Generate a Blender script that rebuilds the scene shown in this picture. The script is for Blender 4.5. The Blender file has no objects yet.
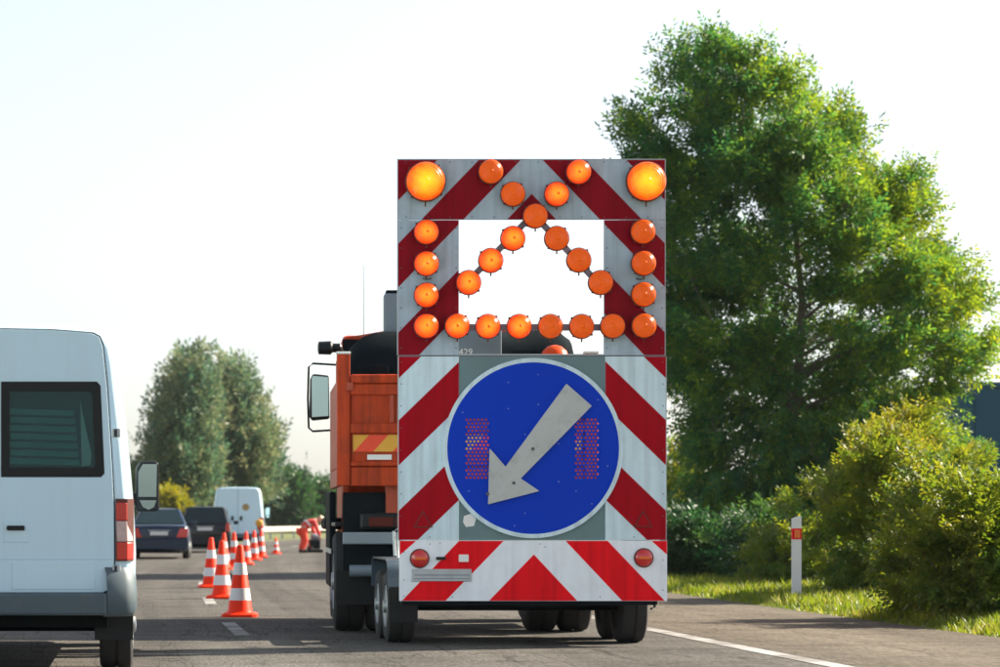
import bpy, bmesh, math, random
import numpy as np
from mathutils import Vector, Matrix

random.seed(7)
SC = bpy.context.scene
C = SC.collection
R = math.radians

# ------------------------------------------------------------------ camera, sky, sun, exposure
F, PX, PY, H = 2500.0, 140.0, 520.0, 1.125      # focal length in photo pixels, principal point, eye height
cam = bpy.data.cameras.new('camera')
cam_o = bpy.data.objects.new('camera', cam); C.objects.link(cam_o)
cam_o.location = (0, 0, H); cam_o.rotation_euler = (R(90), 0, 0)
cam.sensor_width = 36.0; cam.lens = F / 1000 * 36.0
cam.shift_x = (500 - PX) / 1000; cam.shift_y = (PY - 333.5) / 1000
cam.clip_start = 0.5; cam.clip_end = 6000
cam.dof.use_dof = True; cam.dof.focus_distance = 22.2; cam.dof.aperture_fstop = 3.0
SC.camera = cam_o

SUN_AZ, SUN_EL = R(20), R(35)                    # azimuth ahead of the right-hand direction, elevation
to_sun = Vector((math.cos(SUN_EL) * math.cos(SUN_AZ), math.cos(SUN_EL) * math.sin(SUN_AZ), math.sin(SUN_EL)))
W = bpy.data.worlds.new('World'); SC.world = W; W.use_nodes = True
nt = W.node_tree
sky = nt.nodes.new('ShaderNodeTexSky'); sky.sky_type = 'NISHITA'; sky.sun_disc = False
sky.sun_elevation = SUN_EL; sky.sun_rotation = math.atan2(to_sun.x, to_sun.y)
sky.air_density = 1.0; sky.dust_density = 1.6; sky.ozone_density = 1.5; sky.altitude = 100
hs = nt.nodes.new('ShaderNodeHueSaturation'); hs.inputs['Saturation'].default_value = 0.45
nt.links.new(sky.outputs[0], hs.inputs['Color'])
bg = nt.nodes['Background']; bg.inputs['Strength'].default_value = 0.073
nt.links.new(hs.outputs[0], bg.inputs['Color'])
sun = bpy.data.lights.new('sun', 'SUN'); sun.energy = 5.0; sun.angle = R(0.6); sun.color = (1.0, 0.88, 0.70)
sun_o = bpy.data.objects.new('sun', sun); C.objects.link(sun_o)
sun_o.rotation_euler = to_sun.to_track_quat('Z', 'Y').to_euler(); sun_o.location = (30, 10, 30)
SC.view_settings.view_transform = 'Standard'; SC.view_settings.look = 'None'
SC.view_settings.exposure = 1.62; SC.view_settings.gamma = 1.0
SC.render.engine = 'CYCLES'


# ------------------------------------------------------------------ helpers
def P(x, y, Y):
    """photo pixel at depth Y -> world point"""
    return ((x - PX) * Y / F, Y, H + (PY - y) * Y / F)

def road_x(Y):
    """x of the broken lane line at depth Y (the road bends gently to the right)"""
    t = Y - 30.0
    return 0.95 - 0.003 * t + 0.001 * t * t

def tag(o, label=None, cat=None, group=None, kind=None):
    if label: o['label'] = label
    if cat: o['category'] = cat
    if group: o['group'] = group
    if kind: o['kind'] = kind
    return o

def thing(name, label, cat, loc=(0, 0, 0), rz=0.0, group=None):
    o = bpy.data.objects.new(name, None); C.objects.link(o)
    o.empty_display_size = 0.2; o.location = loc; o.rotation_euler = (0, 0, rz)
    return tag(o, label, cat, group)

def copy_tree(o, parent=None):
    c = o.copy(); C.objects.link(c); c.parent = parent
    for ch in [k for k in bpy.data.objects if k.parent == o]:
        copy_tree(ch, c)
    return c

class MB:
    def __init__(s): s.v = []; s.f = []
    def add(s, vs, fs):
        b = len(s.v); s.v += [tuple(p) for p in vs]; s.f += [tuple(i + b for i in f) for f in fs]; return s
    def box(s, x0, x1, y0, y1, z0, z1):
        return s.add([(x0, y0, z0), (x1, y0, z0), (x1, y1, z0), (x0, y1, z0), (x0, y0, z1), (x1, y0, z1), (x1, y1, z1), (x0, y1, z1)],
                     [(3, 2, 1, 0), (4, 5, 6, 7), (0, 1, 5, 4), (1, 2, 6, 5), (2, 3, 7, 6), (3, 0, 4, 7)])
    def prism(s, poly, y0, y1):
        """polygon in x,z extruded along y"""
        a = sum(poly[i][0] * poly[(i + 1) % len(poly)][1] - poly[(i + 1) % len(poly)][0] * poly[i][1] for i in range(len(poly)))
        if a < 0: poly = poly[::-1]
        n = len(poly)
        vs = [(x, y0, z) for x, z in poly] + [(x, y1, z) for x, z in poly]
        fs = [tuple(range(n)), tuple(range(2 * n - 1, n - 1, -1))] + [(i, i + n, (i + 1) % n + n, (i + 1) % n) for i in range(n)]
        return s.add(vs, fs)
    def prism_x(s, poly, x0, x1):
        """polygon in y,z extruded along x"""
        n = len(poly)
        vs = [(x0, y, z) for y, z in poly] + [(x1, y, z) for y, z in poly]
        return s.add(vs, [tuple(range(n - 1, -1, -1)), tuple(range(n, 2 * n))] + [(i, (i + 1) % n, (i + 1) % n + n, i + n) for i in range(n)])
    def lathe(s, prof, c, axis='z', n=20, sgn=1):
        """prof: (radius, height along axis)"""
        vs = []; fs = []
        for r, h in prof:
            for k in range(n):
                a = 2 * math.pi * k / n; u, w = r * math.cos(a), r * math.sin(a); h2 = h * sgn
                p = {'z': (u, w, h2), 'x': (h2, u, w), 'y': (w, h2, u)}[axis]
                vs.append((p[0] + c[0], p[1] + c[1], p[2] + c[2]))
        m = len(prof)
        for j in range(m - 1):
            for k in range(n):
                q = (j * n + k, j * n + (k + 1) % n, (j + 1) * n + (k + 1) % n, (j + 1) * n + k)
                fs.append(q if sgn > 0 else q[::-1])
        if prof[0][0] > 1e-6: fs.append(tuple(range(n))[::-1] if sgn > 0 else tuple(range(n)))
        if prof[-1][0] > 1e-6: fs.append(tuple(range((m - 1) * n, m * n)) if sgn > 0 else tuple(range((m - 1) * n, m * n))[::-1])
        return s.add(vs, fs)
    def tube(s, pts, r, n=8):
        pts = [Vector(p) for p in pts]; m = len(pts)
        rs = r if isinstance(r, (list, tuple)) else [r] * m
        vs = []; fs = []
        for i, p in enumerate(pts):
            d = (pts[min(i + 1, m - 1)] - pts[max(i - 1, 0)]).normalized()
            ref = Vector((0, 0, 1)) if abs(d.z) < 0.9 else Vector((1, 0, 0))
            a = d.cross(ref).normalized(); b = d.cross(a)
            for k in range(n):
                t = 2 * math.pi * k / n
                vs.append(p + a * (rs[i] * math.cos(t)) + b * (rs[i] * math.sin(t)))
        for i in range(m - 1):
            for k in range(n):
                fs.append((i * n + k, (i + 1) * n + k, (i + 1) * n + (k + 1) % n, i * n + (k + 1) % n))
        fs.append(tuple(range(n))); fs.append(tuple(range((m - 1) * n, m * n))[::-1])
        return s.add(vs, fs)
    def loft(s, secs, caps=True):
        n = len(secs[0]); vs = [p for sec in secs for p in sec]; fs = []
        for i in range(len(secs) - 1):
            for k in range(n):
                fs.append((i * n + k, i * n + (k + 1) % n, (i + 1) * n + (k + 1) % n, (i + 1) * n + k))
        if caps: fs += [tuple(range(n))[::-1], tuple(range((len(secs) - 1) * n, len(secs) * n))]
        return s.add(vs, fs)
    def build(s, name, mat, parent=None, smooth=None, bevel=0.0, loc=None, fix=True):
        me = bpy.data.meshes.new(name); me.from_pydata(s.v, [], s.f); me.update()
        if fix:
            bm = bmesh.new(); bm.from_mesh(me)
            bmesh.ops.remove_doubles(bm, verts=bm.verts, dist=1e-6)
            bmesh.ops.recalc_face_normals(bm, faces=bm.faces); bm.to_mesh(me); bm.free()
        if smooth is not None:
            me.polygons.foreach_set('use_smooth', [True] * len(me.polygons))
            me.set_sharp_from_angle(angle=R(smooth))
        o = bpy.data.objects.new(name, me); C.objects.link(o)
        if isinstance(mat, (list, tuple)):
            for m in mat: me.materials.append(m)
        else: me.materials.append(mat)
        if parent is not None: o.parent = parent
        if loc: o.location = loc
        if bevel > 0:
            b = o.modifiers.new('bevel', 'BEVEL'); b.width = bevel; b.segments = 2; b.limit_method = 'ANGLE'; b.angle_limit = R(40)
            b.harden_normals = False
        return o

def bx(name, mat, parent, x0, x1, y0, y1, z0, z1, bevel=0.0):
    return MB().box(x0, x1, y0, y1, z0, z1).build(name, mat, parent, bevel=bevel)

def clip(poly, a, b, c):
    """keep a*x+b*y<=c"""
    out = []
    for i in range(len(poly)):
        p, q = poly[i], poly[(i + 1) % len(poly)]
        dp, dq = a * p[0] + b * p[1] - c, a * q[0] + b * q[1] - c
        if dp <= 0: out.append(p)
        if dp * dq < 0:
            t = dp / (dp - dq); out.append((p[0] + t * (q[0] - p[0]), p[1] + t * (q[1] - p[1])))
    return out

# ------------------------------------------------------------------ materials
def pbr(name, col, rough=0.6, metal=0.0, var=0.10, scale=4.0, bump=0.0, bscale=40.0, coat=0.0, dirt=0.0,
        dirtcol=(0.12, 0.105, 0.085), emit=None, estr=0.0, spec=0.5, dscale=3.0, dr=(0.48, 0.78), streak=0.0):
    m = bpy.data.materials.new(name); m.use_nodes = True; t = m.node_tree; N = t.nodes; L = t.links
    b = N['Principled BSDF']; b.inputs['Roughness'].default_value = rough; b.inputs['Metallic'].default_value = metal
    b.inputs['Coat Weight'].default_value = coat; b.inputs['Coat Roughness'].default_value = 0.08
    b.inputs['Specular IOR Level'].default_value = spec
    tc = N.new('ShaderNodeTexCoord')
    nz = N.new('ShaderNodeTexNoise'); nz.inputs['Scale'].default_value = scale; nz.inputs['Detail'].default_value = 5
    L.new(tc.outputs['Object'], nz.inputs['Vector'])
    mx = N.new('ShaderNodeMix'); mx.data_type = 'RGBA'
    mx.inputs[6].default_value = (*[max(0, c * (1 - var)) for c in col], 1); mx.inputs[7].default_value = (*[min(1, c * (1 + var)) for c in col], 1)
    L.new(nz.outputs['Fac'], mx.inputs[0]); out = mx.outputs[2]
    if dirt > 0:
        n2 = N.new('ShaderNodeTexNoise'); n2.inputs['Scale'].default_value = dscale; n2.inputs['Detail'].default_value = 9; n2.inputs['Roughness'].default_value = 0.7
        L.new(tc.outputs['Object'], n2.inputs['Vector'])
        rp = N.new('ShaderNodeMapRange'); rp.inputs['From Min'].default_value = dr[0]; rp.inputs['From Max'].default_value = dr[1]
        rp.inputs['To Max'].default_value = dirt; L.new(n2.outputs['Fac'], rp.inputs['Value'])
        m2 = N.new('ShaderNodeMix'); m2.data_type = 'RGBA'; m2.inputs[7].default_value = (*dirtcol, 1)
        L.new(rp.outputs[0], m2.inputs[0]); L.new(out, m2.inputs[6]); out = m2.outputs[2]
        ra = N.new('ShaderNodeMath'); ra.operation = 'ADD'; ra.inputs[1].default_value = rough; ra.use_clamp = True
        rm = N.new('ShaderNodeMath'); rm.operation = 'MULTIPLY'; rm.inputs[1].default_value = 0.3
        L.new(rp.outputs[0], rm.inputs[0]); L.new(rm.outputs[0], ra.inputs[0]); L.new(ra.outputs[0], b.inputs['Roughness'])
    if streak > 0:
        mp = N.new('ShaderNodeMapping'); mp.inputs['Scale'].default_value = (16, 16, 0.9); L.new(tc.outputs['Object'], mp.inputs[0])
        n4 = N.new('ShaderNodeTexNoise'); n4.inputs['Scale'].default_value = 1.0; n4.inputs['Detail'].default_value = 6; L.new(mp.outputs[0], n4.inputs['Vector'])
        r4 = N.new('ShaderNodeMapRange'); r4.inputs['From Min'].default_value = 0.42; r4.inputs['From Max'].default_value = 0.72; r4.inputs['To Min'].default_value = 1.0; r4.inputs['To Max'].default_value = 1.0 - streak
        L.new(n4.outputs['Fac'], r4.inputs['Value'])
        m4 = N.new('ShaderNodeMix'); m4.data_type = 'RGBA'; m4.blend_type = 'MULTIPLY'; m4.inputs[0].default_value = 1.0
        L.new(out, m4.inputs[6]); L.new(r4.outputs[0], m4.inputs[7]); out = m4.outputs[2]
    L.new(out, b.inputs['Base Color'])
    if bump > 0:
        n3 = N.new('ShaderNodeTexNoise'); n3.inputs['Scale'].default_value = bscale; n3.inputs['Detail'].default_value = 3
        L.new(tc.outputs['Object'], n3.inputs['Vector'])
        bp = N.new('ShaderNodeBump'); bp.inputs['Strength'].default_value = bump; bp.inputs['Distance'].default_value = 0.02
        L.new(n3.outputs['Fac'], bp.inputs['Height']); L.new(bp.outputs[0], b.inputs['Normal'])
    if emit:
        b.inputs['Emission Color'].default_value = (*emit, 1); b.inputs['Emission Strength'].default_value = estr
    return m

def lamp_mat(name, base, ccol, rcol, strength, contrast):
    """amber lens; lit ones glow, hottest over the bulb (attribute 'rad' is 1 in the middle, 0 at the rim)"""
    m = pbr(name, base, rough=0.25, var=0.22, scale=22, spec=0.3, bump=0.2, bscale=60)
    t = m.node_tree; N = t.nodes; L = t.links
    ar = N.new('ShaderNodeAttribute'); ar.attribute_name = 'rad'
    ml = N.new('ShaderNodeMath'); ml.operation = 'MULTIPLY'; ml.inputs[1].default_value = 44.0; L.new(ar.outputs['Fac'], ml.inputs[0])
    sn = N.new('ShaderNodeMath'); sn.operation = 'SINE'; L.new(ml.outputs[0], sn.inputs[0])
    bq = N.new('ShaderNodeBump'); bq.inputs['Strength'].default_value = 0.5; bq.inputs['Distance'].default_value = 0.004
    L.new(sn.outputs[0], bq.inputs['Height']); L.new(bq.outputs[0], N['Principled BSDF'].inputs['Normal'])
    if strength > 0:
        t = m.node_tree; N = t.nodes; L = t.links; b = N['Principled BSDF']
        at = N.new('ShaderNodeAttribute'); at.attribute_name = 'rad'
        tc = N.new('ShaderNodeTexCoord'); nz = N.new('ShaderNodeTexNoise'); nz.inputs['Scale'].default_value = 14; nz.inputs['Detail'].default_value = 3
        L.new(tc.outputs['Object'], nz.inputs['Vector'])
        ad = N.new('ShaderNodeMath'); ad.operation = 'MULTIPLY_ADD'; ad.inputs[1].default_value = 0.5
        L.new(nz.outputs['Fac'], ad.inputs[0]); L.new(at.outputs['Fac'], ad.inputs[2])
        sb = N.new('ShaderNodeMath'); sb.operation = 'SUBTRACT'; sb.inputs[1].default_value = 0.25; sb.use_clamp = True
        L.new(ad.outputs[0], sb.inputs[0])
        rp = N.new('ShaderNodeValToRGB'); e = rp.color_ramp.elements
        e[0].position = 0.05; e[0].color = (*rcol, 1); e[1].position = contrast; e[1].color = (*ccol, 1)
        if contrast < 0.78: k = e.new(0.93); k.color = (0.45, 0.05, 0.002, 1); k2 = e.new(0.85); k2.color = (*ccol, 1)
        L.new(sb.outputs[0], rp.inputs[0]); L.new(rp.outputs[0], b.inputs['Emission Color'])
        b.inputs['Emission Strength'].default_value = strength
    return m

def leaf_mat(name, cols, trans=0.35, rough=0.5):
    m = bpy.data.materials.new(name); m.use_nodes = True; t = m.node_tree; N = t.nodes; L = t.links
    b = N['Principled BSDF']; b.inputs['Roughness'].default_value = rough; b.inputs['Specular IOR Level'].default_value = 0.35
    at = N.new('ShaderNodeAttribute'); at.attribute_name = 'tint'
    rp = N.new('ShaderNodeValToRGB'); e = rp.color_ramp.elements
    while len(e) < len(cols): e.new(0.5)
    for i, c in enumerate(cols):
        e[i].position = i / (len(cols) - 1); e[i].color = (*c, 1)
    L.new(at.outputs['Fac'], rp.inputs[0]); L.new(rp.outputs[0], b.inputs['Base Color'])
    tr = N.new('ShaderNodeBsdfTranslucent'); hv = N.new('ShaderNodeHueSaturation'); hv.inputs['Value'].default_value = 1.5; hv.inputs['Hue'].default_value = 0.485
    hv.inputs['Saturation'].default_value = 1.1
    L.new(rp.outputs[0], hv.inputs['Color']); L.new(hv.outputs[0], tr.inputs['Color'])
    mx = N.new('ShaderNodeMixShader'); mx.inputs[0].default_value = trans
    L.new(b.outputs[0], mx.inputs[1]); L.new(tr.outputs[0], mx.inputs[2]); L.new(mx.outputs[0], N['Material Output'].inputs['Surface'])
    return m

def asphalt_mat():
    m = bpy.data.materials.new('asphalt'); m.use_nodes = True; t = m.node_tree; N = t.nodes; L = t.links
    b = N['Principled BSDF']; b.inputs['Roughness'].default_value = 0.9; b.inputs['Specular IOR Level'].default_value = 0.08
    uv = N.new('ShaderNodeUVMap'); uv.uv_map = 'UVMap'
    def noise(sx, sy, detail=4, rough=0.6):
        mp = N.new('ShaderNodeMapping'); mp.inputs['Scale'].default_value = (sx, sy, 1)
        L.new(uv.outputs[0], mp.inputs[0])
        n = N.new('ShaderNodeTexNoise'); n.inputs['Scale'].default_value = 1; n.inputs['Detail'].default_value = detail; n.inputs['Roughness'].default_value = rough
        L.new(mp.outputs[0], n.inputs['Vector']); return n.outputs['Fac']
    def rng(v, a, c, lo, hi):
        r = N.new('ShaderNodeMapRange'); r.inputs[1].default_value = a; r.inputs[2].default_value = c; r.inputs[3].default_value = lo; r.inputs[4].default_value = hi
        L.new(v, r.inputs[0]); return r.outputs[0]
    def mul(a, c):
        k = N.new('ShaderNodeMath'); k.operation = 'MULTIPLY'; L.new(a, k.inputs[0])
        if isinstance(c, float): k.inputs[1].default_value = c
        else: L.new(c, k.inputs[1])
        return k.outputs[0]
    sep = N.new('ShaderNodeSeparateXYZ'); L.new(uv.outputs[0], sep.inputs[0]); u = sep.outputs[0]
    # driving lanes against the browner hard shoulder (u = metres right of the lane line)
    sh = rng(u, 4.38, 4.46, 0.0, 1.0)
    mx = N.new('ShaderNodeMix'); mx.data_type = 'RGBA'; mx.inputs[6].default_value = (0.090, 0.085, 0.079, 1); mx.inputs[7].default_value = (0.124, 0.109, 0.088, 1)
    L.new(sh, mx.inputs[0])
    # speckle, stretched blotches, longitudinal tyre polish, cross streaks and cracks
    fac = mul(rng(noise(48, 5, 4, 0.8), 0.36, 0.64, 0.55, 1.42), rng(noise(0.55, 0.10, 5), 0.3, 0.7, 0.80, 1.18))
    fac = mul(fac, rng(noise(3.0, 0.04, 4), 0.35, 0.65, 0.86, 1.12))
    fac = mul(fac, rng(noise(0.45, 2.0, 6, 0.75), 0.38, 0.52, 0.74, 1.03))
    fac = mul(fac, rng(noise(14, 1.3, 5, 0.8), 0.30, 0.42, 0.62, 1.0))
    for sx, sy, wd in ((0.22, 0.75, 0.0035), (1.1, 0.10, 0.004)):
        ab = N.new('ShaderNodeMath'); ab.operation = 'SUBTRACT'; ab.inputs[1].default_value = 0.5; L.new(noise(sx, sy, 3, 0.6), ab.inputs[0])
        a2 = N.new('ShaderNodeMath'); a2.operation = 'ABSOLUTE'; L.new(ab.outputs[0], a2.inputs[0])
        fac = mul(fac, rng(a2.outputs[0], wd * 0.4, wd * 1.6, 0.62, 1.0))
    wv = N.new('ShaderNodeMath'); wv.operation = 'SINE'
    w2 = N.new('ShaderNodeMath'); w2.operation = 'MULTIPLY_ADD'; w2.inputs[1].default_value = 2 * math.pi / 1.87; w2.inputs[2].default_value = 1.6
    L.new(u, w2.inputs[0]); L.new(w2.outputs[0], wv.inputs[0])
    fac = mul(fac, rng(wv.outputs[0], -1, 1, 0.91, 1.06))
    mc = N.new('ShaderNodeMix'); mc.data_type = 'RGBA'; mc.blend_type = 'MULTIPLY'; mc.inputs[0].default_value = 1.0
    L.new(mx.outputs[2], mc.inputs[6]); L.new(fac, mc.inputs[7]); L.new(mc.outputs[2], b.inputs['Base Color'])
    bp = N.new('ShaderNodeBump'); bp.inputs['Strength'].default_value = 0.55; bp.inputs['Distance'].default_value = 0.012
    L.new(noise(70, 30, 3, 0.7), bp.inputs['Height']); L.new(bp.outputs[0], b.inputs['Normal'])
    return m

def ground_mat(name, c1, c2, c3):
    m = bpy.data.materials.new(name); m.use_nodes = True; t = m.node_tree; N = t.nodes; L = t.links
    b = N['Principled BSDF']; b.inputs['Roughness'].default_value = 0.95
    tc = N.new('ShaderNodeTexCoord'); n1 = N.new('ShaderNodeTexNoise'); n1.inputs['Scale'].default_value = 0.6; n1.inputs['Detail'].default_value = 10; n1.inputs['Roughness'].default_value = 0.7
    L.new(tc.outputs['Object'], n1.inputs['Vector'])
    rp = N.new('ShaderNodeValToRGB'); e = rp.color_ramp.elements; e.new(0.5)
    for i, (p, c) in enumerate(((0.32, c1), (0.5, c2), (0.68, c3))): e[i].position = p; e[i].color = (*c, 1)
    L.new(n1.outputs['Fac'], rp.inputs[0]); L.new(rp.outputs[0], b.inputs['Base Color'])
    n2 = N.new('ShaderNodeTexNoise'); n2.inputs['Scale'].default_value = 18; n2.inputs['Detail'].default_value = 6
    L.new(tc.outputs['Object'], n2.inputs['Vector'])
    bp = N.new('ShaderNodeBump'); bp.inputs['Strength'].default_value = 0.8; bp.inputs['Distance'].default_value = 0.06
    L.new(n2.outputs['Fac'], bp.inputs['Height']); L.new(bp.outputs[0], b.inputs['Normal'])
    return m

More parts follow.
